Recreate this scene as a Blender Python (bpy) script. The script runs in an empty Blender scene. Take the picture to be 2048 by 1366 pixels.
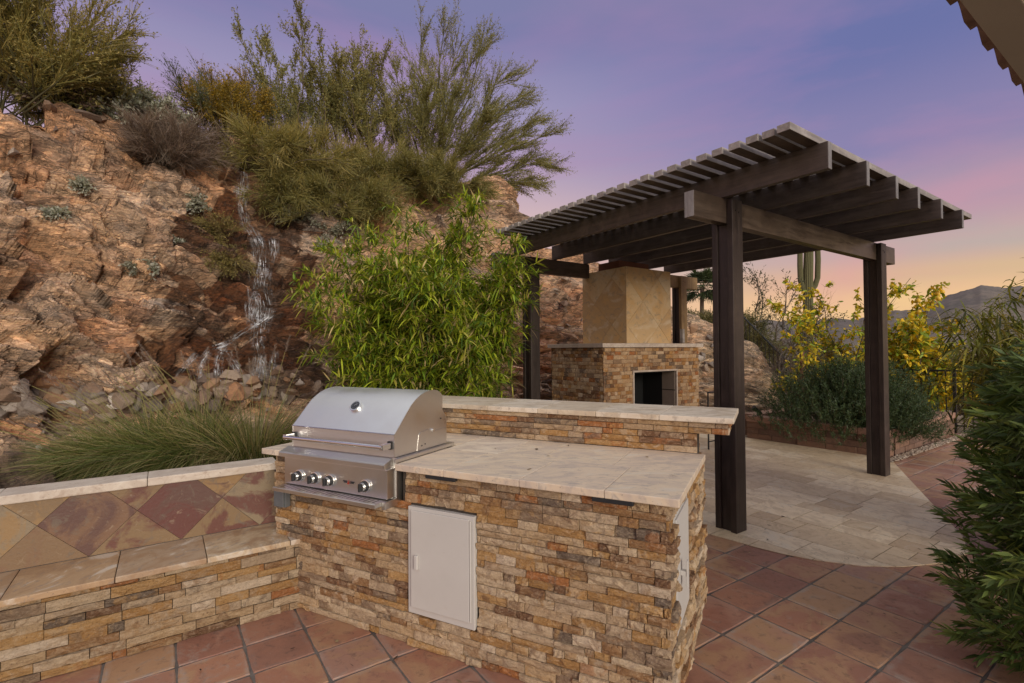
import bpy, bmesh, math, random
import numpy as np
from mathutils import Matrix, Vector

# ------------------------------------------------------------------ camera, world, sun, exposure
scene = bpy.context.scene
col = scene.collection
F = 995.92; CX, CY = 1024.0, 683.0; H = 1.5
PITCH, ROLL = math.radians(0.972), math.radians(0.366)
AP, AI = math.radians(-55.14), math.radians(-26.995)       # yaw of the pergola frame and of the island frame
fwd = np.array([0, math.cos(PITCH), math.sin(PITCH)]); rgt = np.array([1.0, 0, 0]); dwn = np.cross(fwd, rgt)
r_ = math.cos(ROLL)*rgt + math.sin(ROLL)*dwn; d_ = -math.sin(ROLL)*rgt + math.cos(ROLL)*dwn
RC = np.stack([r_, d_, fwd])
cam = bpy.data.cameras.new('camera'); cam_o = bpy.data.objects.new('camera', cam); col.objects.link(cam_o)
cam.sensor_width = 36.0; cam.lens = F/2048*36; cam.clip_start = 0.05; cam.clip_end = 6000
m4 = Matrix.Identity(4)
for i in range(3):
    m4[i][0] = r_[i]; m4[i][1] = -d_[i]; m4[i][2] = -fwd[i]
m4[2][3] = H
cam_o.matrix_world = m4
scene.camera = cam_o
CAM = np.array([0, 0, H])

SUN_DIR = Vector((0.40, -0.80, 0.21)).normalized()          # towards the light
world = bpy.data.worlds.new('World'); scene.world = world; world.use_nodes = True
wn = world.node_tree; wn.nodes.clear()
def W(t, **k):
    n = wn.nodes.new(t)
    for a, b in k.items(): setattr(n, a, b)
    return n
out = W('ShaderNodeOutputWorld'); bg = W('ShaderNodeBackground'); bg.inputs[1].default_value = 0.1
tc = W('ShaderNodeTexCoord'); sep = W('ShaderNodeSeparateXYZ'); wn.links.new(tc.outputs['Generated'], sep.inputs[0])
ramp = W('ShaderNodeValToRGB'); e = ramp.color_ramp; e.interpolation = 'EASE'
SKY = [(0.0, (.92, .62, .24)), (.075, (.90, .62, .27)), (.115, (.70, .48, .29)), (.155, (.50, .425, .385)), (.22, (.39, .315, .405)), (.32, (.255, .225, .415)), (.46, (.150, .172, .385)), (.58, (.19, .20, .37)), (.76, (.66, .67, .70)), (1.0, (1.08, 1.08, 1.06))]
while len(e.elements) < len(SKY): e.elements.new(.5)
for el, (p_, c_) in zip(e.elements, SKY): el.position = p_; el.color = (*c_, 1)
wn.links.new(sep.outputs[2], ramp.inputs[0])
# pink cloud veils: long soft streaks
mp = W('ShaderNodeMapping'); mp.inputs['Scale'].default_value = (1.6, 1.6, 6.5); mp.inputs['Rotation'].default_value = (.16, .10, .3)
wn.links.new(tc.outputs['Generated'], mp.inputs[0])
nz = W('ShaderNodeTexNoise'); nz.inputs['Scale'].default_value = 1.15; nz.inputs['Detail'].default_value = 6; nz.inputs['Distortion'].default_value = .6
nz.inputs['Roughness'].default_value = .52
wn.links.new(mp.outputs[0], nz.inputs['Vector'])
mr = W('ShaderNodeMapRange'); mr.inputs[1].default_value = .44; mr.inputs[2].default_value = .68; mr.inputs[3].default_value = 0; mr.inputs[4].default_value = .55
wn.links.new(nz.outputs[0], mr.inputs[0])
low = W('ShaderNodeMapRange'); low.inputs[1].default_value = .1; low.inputs[2].default_value = .42; low.inputs[3].default_value = 0; low.inputs[4].default_value = 1
wn.links.new(sep.outputs[2], low.inputs[0])
pk = W('ShaderNodeMix', data_type='RGBA'); pk.inputs[6].default_value = (.78, .36, .36, 1); pk.inputs[7].default_value = (.40, .235, .44, 1)
wn.links.new(low.outputs[0], pk.inputs[0])
hi = W('ShaderNodeMapRange'); hi.inputs[1].default_value = .48; hi.inputs[2].default_value = .66; hi.inputs[3].default_value = 1; hi.inputs[4].default_value = 0
wn.links.new(sep.outputs[2], hi.inputs[0]); vf = W('ShaderNodeMath', operation='MULTIPLY'); wn.links.new(mr.outputs[0], vf.inputs[0]); wn.links.new(hi.outputs[0], vf.inputs[1])
mx = W('ShaderNodeMix', data_type='RGBA'); wn.links.new(vf.outputs[0], mx.inputs[0]); wn.links.new(ramp.outputs[0], mx.inputs[6]); wn.links.new(pk.outputs[2], mx.inputs[7])
# the left half of the sky is a paler lavender
lf = W('ShaderNodeMapRange', interpolation_type='SMOOTHSTEP'); lf.inputs[1].default_value = .56; lf.inputs[2].default_value = -.04; lf.inputs[3].default_value = 0; lf.inputs[4].default_value = 1.0
wn.links.new(sep.outputs[0], lf.inputs[0])
mx2 = W('ShaderNodeMix', data_type='RGBA'); lfm = W('ShaderNodeMath', operation='MULTIPLY'); wn.links.new(lf.outputs[0], lfm.inputs[0]); wn.links.new(hi.outputs[0], lfm.inputs[1]); wn.links.new(lfm.outputs[0], mx2.inputs[0]); wn.links.new(ramp.outputs[0], mx2.inputs[6]); wn.links.new(mx2.outputs[2], mx.inputs[6])
ramp2 = W('ShaderNodeValToRGB'); e2 = ramp2.color_ramp; SKYL = [(0.0, (.84, .55, .30)), (.15, (.76, .52, .45)), (.26, (.66, .47, .49)), (.35, (.41, .335, .49)), (.44, (.345, .305, .49)), (.54, (.225, .215, .41)), (.62, (.24, .24, .42)), (1.0, (1.08, 1.08, 1.06))]
while len(e2.elements) < len(SKYL): e2.elements.new(.5)
for el, (p_, c_) in zip(e2.elements, SKYL): el.position = p_; el.color = (*c_, 1)
wn.links.new(sep.outputs[2], ramp2.inputs[0]); wn.links.new(ramp2.outputs[0], mx2.inputs[7])
sky = W('ShaderNodeTexSky', sky_type='NISHITA'); sky.sun_disc = False
sky.sun_elevation = math.asin(SUN_DIR.z); sky.sun_rotation = math.atan2(SUN_DIR.x, SUN_DIR.y)
ten = W('ShaderNodeVectorMath', operation='SCALE'); ten.inputs['Scale'].default_value = 8.0
wn.links.new(mx.outputs[2], ten.inputs[0])
nsk = W('ShaderNodeVectorMath', operation='SCALE'); nsk.inputs['Scale'].default_value = .02
wn.links.new(sky.outputs[0], nsk.inputs[0])
ad = W('ShaderNodeVectorMath', operation='ADD'); wn.links.new(ten.outputs[0], ad.inputs[0]); wn.links.new(nsk.outputs[0], ad.inputs[1])
wn.links.new(ad.outputs[0], bg.inputs[0]); wn.links.new(bg.outputs[0], out.inputs[0])

sun = bpy.data.lights.new('sun', 'SUN'); sun.energy = 2.0; sun.angle = math.radians(30); sun.color = (1.0, .94, .82)
sun_o = bpy.data.objects.new('sun', sun); col.objects.link(sun_o)
sun_o.rotation_euler = SUN_DIR.to_track_quat('Z', 'Y').to_euler()
sun_o.location = (6, -8, 9)
scene.render.engine = 'CYCLES'
vs = scene.view_settings; vs.view_transform = 'Standard'; vs.look = 'None'; vs.gamma = 1; vs.use_curve_mapping = False; vs.exposure = 0.3
cy = scene.cycles
cy.max_bounces = 6; cy.diffuse_bounces = 3; cy.glossy_bounces = 3; cy.transparent_max_bounces = 8; cy.use_denoising = True

# ------------------------------------------------------------------ frames and pixel rays
UV = {'P': AP, 'I': AI, 'W': 0.0}
def w2(fr, a, b):
    t = UV[fr]; return (a*math.cos(t) - b*math.sin(t), a*math.sin(t) + b*math.cos(t))
def ray(x, y):
    d = RC.T @ np.array([(x-CX)/F, (y-CY)/F, 1.0]); return d
def at_depth(x, y, Y):
    d = ray(x, y); return CAM + d*Y/d[1]
def at_z(x, y, z):
    d = ray(x, y); return CAM + d*(z-H)/d[2]
def px_of(P):
    c = RC @ (np.array(P, float) - CAM); return (CX + F*c[0]/c[2], CY + F*c[1]/c[2]) if c[2] > .05 else (-9999, 9999)
rng = np.random.default_rng(11)
random.seed(5)

# ------------------------------------------------------------------ material helpers
class NT:
    def __init__(s, name):
        s.m = bpy.data.materials.new(name); s.m.use_nodes = True; s.t = s.m.node_tree; s.t.nodes.clear()
        s.o = s.t.nodes.new('ShaderNodeOutputMaterial')
    def n(s, typ, **k):
        nd = s.t.nodes.new(typ)
        for a, b in k.items(): setattr(nd, a, b)
        return nd
    def l(s, a, b): s.t.links.new(a, b)
    def put(s, sock, v):
        if hasattr(v, 'is_output') or isinstance(v, bpy.types.NodeSocket): s.l(v, sock)
        elif isinstance(v, (tuple, list)) and len(v) == 3 and sock.type == 'RGBA': sock.default_value = (*v, 1)
        else: sock.default_value = v
    def pos(s): return s.n('ShaderNodeNewGeometry').outputs['Position']
    def objc(s): return s.n('ShaderNodeTexCoord').outputs['Object']
    def rnd(s):
        a = s.n('ShaderNodeObjectInfo').outputs['Random']; b = s.n('ShaderNodeNewGeometry').outputs['Random Per Island']
        return s.math('FRACT', s.math('ADD', a, b))
    def math(s, op, a, b=0.0, c=0.0):
        nd = s.n('ShaderNodeMath', operation=op); s.put(nd.inputs[0], a); s.put(nd.inputs[1], b); s.put(nd.inputs[2], c); return nd.outputs[0]
    def vadd(s, a, b):
        nd = s.n('ShaderNodeVectorMath', operation='ADD'); s.put(nd.inputs[0], a); s.put(nd.inputs[1], b); return nd.outputs[0]
    def mapv(s, v, scale=(1, 1, 1), rot=(0, 0, 0)):
        nd = s.n('ShaderNodeMapping'); s.l(v, nd.inputs[0]); nd.inputs['Scale'].default_value = scale; nd.inputs['Rotation'].default_value = rot; return nd.outputs[0]
    def offs(s, v, r, k=40.0):   # shift texture space by a random value per piece
        c = s.n('ShaderNodeCombineXYZ'); q = s.math('MULTIPLY', r, k); s.l(q, c.inputs[0]); s.l(s.math('MULTIPLY', q, 1.7), c.inputs[1]); s.l(s.math('MULTIPLY', q, .6), c.inputs[2])
        return s.vadd(v, c.outputs[0])
    def noise(s, v, scale, detail=4, rough=.55, dist=0.0):
        nd = s.n('ShaderNodeTexNoise'); s.l(v, nd.inputs['Vector']); nd.inputs['Scale'].default_value = scale; nd.inputs['Detail'].default_value = detail
        nd.inputs['Roughness'].default_value = rough; nd.inputs['Distortion'].default_value = dist; return nd.outputs[0]
    def ramp(s, f, stops, interp='LINEAR'):
        nd = s.n('ShaderNodeValToRGB'); s.put(nd.inputs[0], f); r = nd.color_ramp; r.interpolation = interp
        while len(r.elements) < len(stops): r.elements.new(.5)
        for e_, (p_, c_) in zip(r.elements, stops):
            e_.position = p_; e_.color = (*(c_ if isinstance(c_, (tuple, list)) else (c_, c_, c_)), 1)
        return nd.outputs[0]
    def mix(s, f, a, b, mode='MIX'):
        nd = s.n('ShaderNodeMix', data_type='RGBA', blend_type=mode); s.put(nd.inputs[0], f); s.put(nd.inputs[6], a); s.put(nd.inputs[7], b); return nd.outputs[2]
    def rng(s, v, a, b, c=0.0, d=1.0):
        nd = s.n('ShaderNodeMapRange'); s.put(nd.inputs[0], v); nd.inputs[1].default_value = a; nd.inputs[2].default_value = b; nd.inputs[3].default_value = c; nd.inputs[4].default_value = d; return nd.outputs[0]
    def bump(s, h, strength=.5, dist=.01, normal=None):
        nd = s.n('ShaderNodeBump'); s.l(h, nd.inputs['Height']); nd.inputs['Strength'].default_value = strength; nd.inputs['Distance'].default_value = dist
        if normal is not None: s.l(normal, nd.inputs['Normal'])
        return nd.outputs[0]
    def pbr(s, color, rough=.7, metal=0.0, bump=None, spec=.5, **k):
        b = s.n('ShaderNodeBsdfPrincipled'); s.put(b.inputs['Base Color'], color); s.put(b.inputs['Roughness'], rough); s.put(b.inputs['Metallic'], metal)
        b.inputs['Specular IOR Level'].default_value = spec
        if bump is not None: s.l(bump, b.inputs['Normal'])
        for a, v in k.items(): s.put(b.inputs[a], v)
        s.l(b.outputs[0], s.o.inputs[0]); return s.m
MATS = {}
def mat(name):
    return MATS[name] if name in MATS else MATS.setdefault(name, globals()['mk_'+name]())

STONE = [(0.0, (.43, .325, .22)), (.10, (.29, .17, .085)), (.18, (.50, .405, .30)), (.27, (.38, .225, .09)), (.36, (.25, .185, .135)), (.44, (.53, .44, .33)), (.53, (.17, .095, .055)), (.60, (.44, .28, .125)), (.68, (.42, .335, .25)), (.77, (.155, .125, .105)), (.83, (.47, .355, .23)), (.91, (.35, .15, .055)), (.95, (.60, .52, .43))]
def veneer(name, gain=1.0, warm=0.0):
    s = NT(name); r = s.rnd(); p = s.offs(s.pos(), r)
    base = s.ramp(r, STONE, 'CONSTANT')
    second = s.ramp(s.math('FRACT', s.math('MULTIPLY', r, 7.3)), STONE, 'CONSTANT')
    n1 = s.noise(p, 13, 5, .6, .8); n2 = s.noise(p, 105, 4, .7); n3 = s.noise(s.mapv(p, (1, 1, 2.6)), 24, 6, .7, 1.2)
    c = s.mix(s.rng(n1, .50, .60, 0, .62), base, second)
    c = s.mix(s.rng(n3, .54, .72, 0, .6), c, (.16, .10, .06))
    c = s.mix(s.rng(n3, .50, .30, 0, .38), c, (.66, .56, .44))
    c = s.mix(s.rng(n2, .57, .70, 0, .62), c, (.12, .08, .055)); c = s.mix(s.rng(n2, .42, .32, 0, .35), c, (.66, .56, .45))
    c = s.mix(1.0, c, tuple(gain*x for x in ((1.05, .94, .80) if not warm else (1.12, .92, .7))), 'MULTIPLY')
    h = s.math('ADD', s.math('MULTIPLY', n1, .9), s.math('ADD', s.math('MULTIPLY', n2, .35), s.math('MULTIPLY', n3, .8)))
    return s.pbr(c, s.rng(n2, .3, .7, .65, .92), bump=s.bump(h, 1.0, .016), spec=.3)
def mk_stone(): return veneer('stacked_stone', 1.04)
def mk_stone_bench(): return veneer('shaded_bench_stone', .78)  # same stone, darkened in the colour for the shade on the bench front
def mk_stone_warm(): return veneer('warm_lit_stone', .95, 1)  # tint carries the warm light falling on the fireplace front
def travert(name, cols, band=(1, 1, 1), gloss=.5, tint=(1, 1, 1), con=.85):
    s = NT(name); r = s.rnd(); p = s.offs(s.pos(), r)
    a = s.ramp(r, [(0, cols[0]), (.3, cols[1]), (.5, cols[0]), (.7, cols[2]), (.85, cols[1])], 'CONSTANT')
    n1 = s.noise(s.mapv(p, band), 3.2, 7, .62, 1.6); n2 = s.noise(s.mapv(p, band), 14, 6, .7, .8); n3 = s.noise(p, 90, 3, .6)
    c = s.mix(s.rng(n1, .47, .60, 0, con), a, cols[3])
    c = s.mix(s.rng(n2, .54, .64, 0, con*.75), c, cols[4])
    c = s.mix(s.rng(n1, .44, .35, 0, con*.7), c, cols[5] if len(cols) > 5 else (.66, .58, .48))
    c = s.mix(s.rng(n3, .66, .74, 0, .75), c, (.14, .10, .08))
    c = s.mix(1.0, c, tint, 'MULTIPLY')
    h = s.math('ADD', n2, s.math('MULTIPLY', n3, .5))
    return s.pbr(c, s.rng(n2, .3, .7, gloss-.1, gloss+.18), bump=s.bump(h, .25, .004), spec=.4)
def mk_counter(): return travert('counter_travertine', [(.70, .555, .40), (.76, .63, .48), (.70, .55, .40), (.56, .45, .36), (.40, .335, .285)], (1, 2.2, 1), .5, con=.95)
def mk_bartop(): return travert('bar_travertine', [(.62, .51, .375), (.70, .60, .475), (.58, .46, .32), (.50, .395, .28), (.32, .26, .21)], (1, 2, 1), .5)
def mk_seat(): return travert('seat_travertine', [(.40, .28, .18), (.48, .35, .22), (.42, .27, .15), (.33, .20, .11), (.24, .19, .155)], (1.6, 1, 1), .55)
def mk_cap(): return travert('wall_cap_travertine', [(.58, .49, .40), (.63, .54, .45), (.55, .45, .36), (.49, .40, .32), (.40, .30, .23)], (1.6, 1, 2), .6)
def mk_padtile(): return travert('pad_travertine', [(.66, .50, .325), (.78, .62, .43), (.54, .39, .245), (.50, .35, .22), (.33, .245, .18)], (1.3, 1, 1), .5, con=.55)
def mk_chimney(): return travert('chimney_slate', [(.60, .41, .21), (.66, .48, .27), (.55, .36, .18), (.64, .40, .17), (.36, .27, .19), (.70, .57, .39)], (.6, .6, .8), .5, con=.9)
def mk_slate():
    s = NT('diamond_slate'); r = s.rnd(); p = s.offs(s.pos(), r)
    a = s.ramp(r, [(0, (.21, .13, .062)), (.30, (.24, .175, .105)), (.46, (.11, .05, .036)), (.70, (.085, .05, .046)), (.86, (.20, .12, .06))], 'CONSTANT')
    b = s.ramp(s.math('FRACT', s.math('MULTIPLY', r, 9.7)), [(0, (.12, .035, .026)), (.4, (.28, .165, .065)), (.7, (.19, .10, .052)), (.85, (.30, .215, .145))], 'CONSTANT')
    n1 = s.noise(p, 3.4, 8, .62, 1.0); n2 = s.noise(p, 11, 7, .68, 1.4); n3 = s.noise(p, 60, 4, .65)
    c = s.mix(s.rng(n1, .48, .55, 0, .9), a, b)
    c = s.mix(s.rng(n2, .56, .66, 0, .7), c, (.16, .12, .085)); c = s.mix(s.rng(n2, .40, .30, 0, .45), c, (.40, .31, .21))
    c = s.mix(s.rng(n3, .6, .75, 0, .5), c, (.08, .055, .045))
    return s.pbr(c, s.rng(n2, .3, .7, .36, .6), bump=s.bump(s.math('ADD', n2, n3), .3, .004), spec=.45)
def mk_terracotta():
    s = NT('terracotta'); r = s.rnd(); p = s.offs(s.pos(), r); oc = s.objc()
    a = s.ramp(r, [(0, (.36, .165, .10)), (.16, (.39, .185, .11)), (.30, (.30, .135, .09)), (.45, (.40, .215, .12)), (.58, (.35, .17, .11)), (.74, (.41, .235, .13)), (.84, (.31, .145, .095)), (.92, (.37, .20, .14))], 'CONSTANT')
    b = s.ramp(s.math('FRACT', s.math('MULTIPLY', r, 5.1)), [(0, (.42, .24, .13)), (.5, (.26, .125, .085)), (.8, (.39, .205, .14))], 'CONSTANT')
    n1 = s.noise(p, 4.5, 6, .6, .7); n2 = s.noise(p, 22, 6, .7, .4); n3 = s.noise(p, 110, 3, .6)
    c = s.mix(s.rng(n1, .46, .58, 0, .8), a, b); c = s.mix(s.rng(n2, .54, .68, 0, .55), c, (.11, .07, .055)); c = s.mix(s.math('MULTIPLY', s.rng(n1, .42, .33, 0, 1), s.rng(n2, .45, .6, 0, .45)), c, (.42, .34, .28))
    # pale mineral ring where grout haze stayed near the edges of the tile
    sp = s.n('ShaderNodeSeparateXYZ'); s.l(oc, sp.inputs[0])
    e_ = s.math('MAXIMUM', s.math('ABSOLUTE', sp.outputs[0]), s.math('ABSOLUTE', sp.outputs[1]))
    e_ = s.math('ADD', e_, s.math('MULTIPLY', s.math('SUBTRACT', n1, .5), .30))
    ring = s.math('MULTIPLY', s.rng(e_, .38, .45, 0, 1), s.rng(n2, .42, .60, .15, .95))
    ring = s.math('MULTIPLY', ring, s.rng(s.math('FRACT', s.math('MULTIPLY', r, 3.7)), .3, .9, .15, .75))
    c = s.mix(ring, c, (.40, .32, .27)); c = s.mix(s.rng(n3, .66, .75, 0, .5), c, (.42, .33, .27))
    h = s.math('ADD', s.math('MULTIPLY', n1, 1.2), s.math('ADD', n2, s.math('MULTIPLY', n3, .4)))
    return s.pbr(c, s.rng(n2, .3, .7, .48, .75), bump=s.bump(h, .3, .006), spec=.4)
def mk_grout():
    s = NT('grout'); p = s.pos(); n = s.noise(p, 9, 5, .6); n2 = s.noise(p, 120, 3)
    return s.pbr(s.mix(s.rng(n, .3, .7), (.095, .08, .07), (.20, .165, .14)), .9, bump=s.bump(n2, .4, .004))
def mk_mortar():
    s = NT('dark_mortar'); n = s.noise(s.pos(), 60, 4); return s.pbr(s.mix(n, (.035, .027, .021), (.075, .058, .045)), .95)
def woody(name, c0, c1, rough, ax=(1, 1, 1), sp=.5):
    s = NT(name); p = s.objc(); v = s.mapv(p, ax); r = s.rnd()
    n = s.noise(s.offs(v, r, 9), 26, 6, .65, .6); n2 = s.noise(s.offs(p, r, 9), 7, 4)
    c = s.mix(s.rng(n, .35, .7), c0, c1); c = s.mix(s.rng(n2, .5, .8, 0, .45), c, tuple(x*1.7 for x in c1))
    return s.pbr(c, s.rng(n, .3, .7, rough-.1, rough+.15), bump=s.bump(n, .55, .006), spec=sp)
def mk_wood_u(): return woody('dark_wood_rafter', (.065, .049, .039), (.13, .098, .078), .44, (.08, 1, 1))
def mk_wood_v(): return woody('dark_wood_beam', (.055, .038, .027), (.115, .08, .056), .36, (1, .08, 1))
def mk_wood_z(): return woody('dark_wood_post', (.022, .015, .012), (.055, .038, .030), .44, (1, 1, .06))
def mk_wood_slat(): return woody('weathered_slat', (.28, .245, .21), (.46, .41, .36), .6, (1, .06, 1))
def mk_wood_end(): return woody('pale_beam_end', (.27, .245, .225), (.42, .39, .36), .65, (1, 1, .3))  # end faces paler than the timber sides
def mk_wood_warm(): return woody('sunlit_gold_wood', (.20, .12, .05), (.36, .23, .10), .6, (1, 1, .06))  # yellow glow of the low light put into the wood colour
def metal(name, c, rough, ax=None, bs=.08):
    s = NT(name); p = s.objc(); n = s.noise(s.mapv(p, ax or (1, 1, 1)), 90, 4, .6); n2 = s.noise(p, 5, 4, .6)
    cc = s.mix(s.rng(n2, .35, .75, 0, .35), c, tuple(x*.72 for x in c))
    return s.pbr(cc, s.rng(n2, .3, .7, rough-.05, rough+.09), 1.0, bump=s.bump(n, bs, .001))
def mk_steel(): return metal('brushed_steel', (.72, .695, .66), .32, (.02, 1, 1))
def mk_steel_lid(): return metal('brushed_steel_lid', (.84, .83, .81), .40, (.02, 1, 1))
def mk_chrome(): return metal('polished_steel', (.75, .74, .72), .14, (.05, 1, 1), .02)
def mk_iron():
    s = NT('black_iron'); n = s.noise(s.objc(), 60, 3); return s.pbr(s.mix(n, (.008, .008, .008), (.02, .018, .017)), .5, bump=s.bump(n, .1, .002))
def mk_plastic():
    s = NT('dark_grey_plastic'); n = s.noise(s.objc(), 40, 4); return s.pbr(s.mix(n, (.10, .105, .11), (.14, .145, .15)), .5, bump=s.bump(n, .05, .002))
def mk_black():
    s = NT('black_rubber'); n = s.noise(s.objc(), 40, 4); return s.pbr(s.mix(n, (.012, .012, .013), (.03, .03, .032)), .5)
def mk_gauge():
    s = NT('gauge_dial'); n = s.noise(s.objc(), 160, 2); return s.pbr(s.mix(s.rng(n, .55, .6), (.012, .014, .02), (.10, .10, .11)), .12)
def mk_red():
    s = NT('red_enamel'); n = s.noise(s.objc(), 30); return s.pbr(s.mix(n, (.30, .03, .02), (.42, .06, .04)), .3)
def mk_doorpaint():
    s = NT('beige_powder_coat'); p = s.pos(); n = s.noise(p, 5, 5, .6); n2 = s.noise(p, 260, 2)
    c = s.mix(n, (.51, .475, .435), (.60, .565, .525)); c = s.mix(s.rng(s.noise(p, 18, 6, .7, .5), .62, .8, 0, .35), c, (.40, .33, .26))
    return s.pbr(c, .5, bump=s.bump(n2, .12, .001))
def mk_rock():
    s = NT('cliff_rock'); p = s.pos(); at = s.n('ShaderNodeAttribute', attribute_name='Col'); wet = at.outputs['Alpha']
    warp = s.n('ShaderNodeTexNoise'); s.l(p, warp.inputs['Vector']); warp.inputs['Scale'].default_value = 2.2; warp.inputs['Detail'].default_value = 5
    wv = s.n('ShaderNodeVectorMath', operation='SCALE'); s.l(warp.outputs['Color'], wv.inputs[0]); wv.inputs['Scale'].default_value = .28
    pw = s.vadd(p, wv.outputs[0]); v = s.mapv(pw, (.5, .8, 1.9), (0, .42, 0))
    def vor(sc, feat):
        nd = s.n('ShaderNodeTexVoronoi', feature=feat); s.l(v, nd.inputs['Vector']); nd.inputs['Scale'].default_value = sc; return nd
    e1, e2, e3 = vor(3.4, 'DISTANCE_TO_EDGE').outputs['Distance'], vor(9.5, 'DISTANCE_TO_EDGE').outputs['Distance'], vor(26, 'DISTANCE_TO_EDGE').outputs['Distance']
    cb = s.n('ShaderNodeSeparateColor'); s.l(vor(9.5, 'F1').outputs['Color'], cb.inputs[0]); cs = s.n('ShaderNodeSeparateColor'); s.l(vor(26, 'F1').outputs['Color'], cs.inputs[0])
    n1 = s.noise(v, 3.2, 10, .68, 1.1); n2 = s.noise(v, 17, 9, .74, .9); n3 = s.noise(p, 75, 5, .75)
    c = s.mix(s.rng(n1, .54, .70, 0, .55), at.outputs['Color'], (.24, .15, .098))
    c = s.mix(.75, c, s.ramp(cb.outputs[0], [(0, (.60, .56, .54)), (.3, (1.2, 1.17, 1.15)), (.55, (1.8, 1.65, 1.5)), (.8, (1.0, .92, .84)), (1, (2.3, 2.1, 1.85))]), 'MULTIPLY')
    c = s.mix(.6, c, s.ramp(cs.outputs[1], [(0, (.55, .53, .52)), (.45, (1.15, 1.15, 1.15)), (1, (1.8, 1.7, 1.55))]), 'MULTIPLY')
    c = s.mix(s.rng(n2, .57, .68, 0, .5), c, (.19, .13, .092)); c = s.mix(s.rng(n1, .47, .30, 0, .5), c, (.70, .45, .26)); c = s.mix(s.rng(n2, .42, .30, 0, .45), c, (.72, .52, .36))
    dark = s.mix(1.0, c, (.23, .15, .108), 'MULTIPLY'); dark = s.mix(s.rng(n2, .46, .60, 0, .75), dark, (.022, .015, .013)); dark = s.mix(s.rng(n1, .50, .36, 0, .55), dark, (.24, .095, .035))
    c = s.mix(s.math('MULTIPLY', wet, .96), c, dark)
    crack = s.math('MINIMUM', s.rng(e1, 0, .035, .25, 1), s.math('MINIMUM', s.rng(e2, 0, .045, .45, 1), s.rng(e3, 0, .07, .65, 1)))
    crack = s.math('MAXIMUM', crack, s.rng(n1, .45, .60, 1, .0))
    c = s.mix(s.math('SUBTRACT', 1.0, crack), c, (.055, .036, .026))
    h = s.math('ADD', s.math('MULTIPLY', n1, 1.2), s.math('ADD', s.math('MULTIPLY', n2, .9), s.math('MULTIPLY', n3, .3)))
    h = s.math('ADD', h, s.math('ADD', s.math('MULTIPLY', crack, .55), s.math('ADD', s.math('MULTIPLY', cb.outputs[1], .7), s.math('MULTIPLY', cs.outputs[2], .3))))
    return s.pbr(c, s.math('SUBTRACT', .88, s.math('MULTIPLY', wet, .45)), bump=s.bump(h, 1.0, .085), spec=.35)
def mk_loose():
    s = NT('loose_rock'); r = s.rnd(); p = s.offs(s.pos(), r)
    c = s.ramp(r, [(0, (.26, .17, .115)), (.2, (.34, .25, .18)), (.4, (.20, .145, .115)), (.58, (.34, .20, .115)), (.74, (.27, .22, .18)), (.9, (.44, .37, .31))], 'CONSTANT')
    n1 = s.noise(p, 9, 7, .65, .8); n2 = s.noise(p, 50, 5, .7)
    c = s.mix(s.rng(n1, .5, .7, 0, .65), c, (.11, .08, .065)); c = s.mix(s.rng(n1, .42, .3, 0, .4), c, (.46, .37, .30)); c = s.mix(s.rng(n2, .58, .75, 0, .5), c, (.09, .06, .05))
    return s.pbr(c, .85, bump=s.bump(s.math('ADD', n1, n2), .7, .02), spec=.3)
def mk_palerock():
    s = NT('pale_loose_rock'); p = s.pos(); n1 = s.noise(p, 12, 7, .65, .8); n2 = s.noise(p, 60, 4)
    c = s.mix(s.rng(n1, .45, .65), (.60, .54, .47), (.42, .32, .24)); return s.pbr(c, .85, bump=s.bump(s.math('ADD', n1, n2), .6, .015))
def mk_orangerock():
    s = NT('orange_loose_rock'); p = s.pos(); n1 = s.noise(p, 12, 7, .65, .8); n2 = s.noise(p, 60, 4)
    c = s.mix(s.rng(n1, .45, .65), (.46, .24, .12), (.28, .15, .09)); return s.pbr(c, .85, bump=s.bump(s.math('ADD', n1, n2), .6, .015))
def mk_soil():
    s = NT('desert_soil'); p = s.pos(); n1 = s.noise(p, 1.3, 6, .6); n2 = s.noise(p, 25, 6, .7)
    c = s.mix(s.rng(n1, .35, .7), (.30, .21, .14), (.20, .15, .095)); c = s.mix(s.rng(n2, .55, .75, 0, .6), c, (.10, .075, .05))
    return s.pbr(c, .95, bump=s.bump(n2, .6, .02))
def mk_hills():
    s = NT('far_hill'); p = s.pos(); n1 = s.noise(p, .035, 8, .68, .5); n2 = s.noise(p, .25, 6, .75)
    c = s.mix(s.rng(n1, .38, .65), (.125, .10, .085), (.20, .155, .12)); c = s.mix(s.rng(n2, .48, .62, 0, .7), c, (.065, .065, .045))
    return s.pbr(c, .95)
def mk_leaf():
    s = NT('foliage'); at = s.n('ShaderNodeAttribute', attribute_name='Col')
    d = s.n('ShaderNodeBsdfPrincipled'); s.l(at.outputs['Color'], d.inputs['Base Color']); d.inputs['Roughness'].default_value = .5; d.inputs['Specular IOR Level'].default_value = .35
    tr = s.n('ShaderNodeBsdfTranslucent'); s.l(s.mix(1.0, at.outputs['Color'], (1.25, 1.15, .7), 'MULTIPLY'), tr.inputs[0])
    mxs = s.n('ShaderNodeMixShader'); mxs.inputs[0].default_value = .28; s.l(d.outputs[0], mxs.inputs[1]); s.l(tr.outputs[0], mxs.inputs[2]); s.l(mxs.outputs[0], s.o.inputs[0])
    return s.m
def mk_twig():
    s = NT('twigs'); at = s.n('ShaderNodeAttribute', attribute_name='Col'); n = s.noise(s.pos(), 40, 3)
    return s.pbr(s.mix(s.rng(n, .4, .7, 0, .4), at.outputs['Color'], (.05, .035, .025)), .85, spec=.2)
def bark(name, a, b):
    s = NT(name); p = s.pos(); n = s.noise(s.mapv(p, (1, 1, .25)), 40, 5, .7); return s.pbr(s.mix(n, a, b), .9, bump=s.bump(n, .6, .01))
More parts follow.
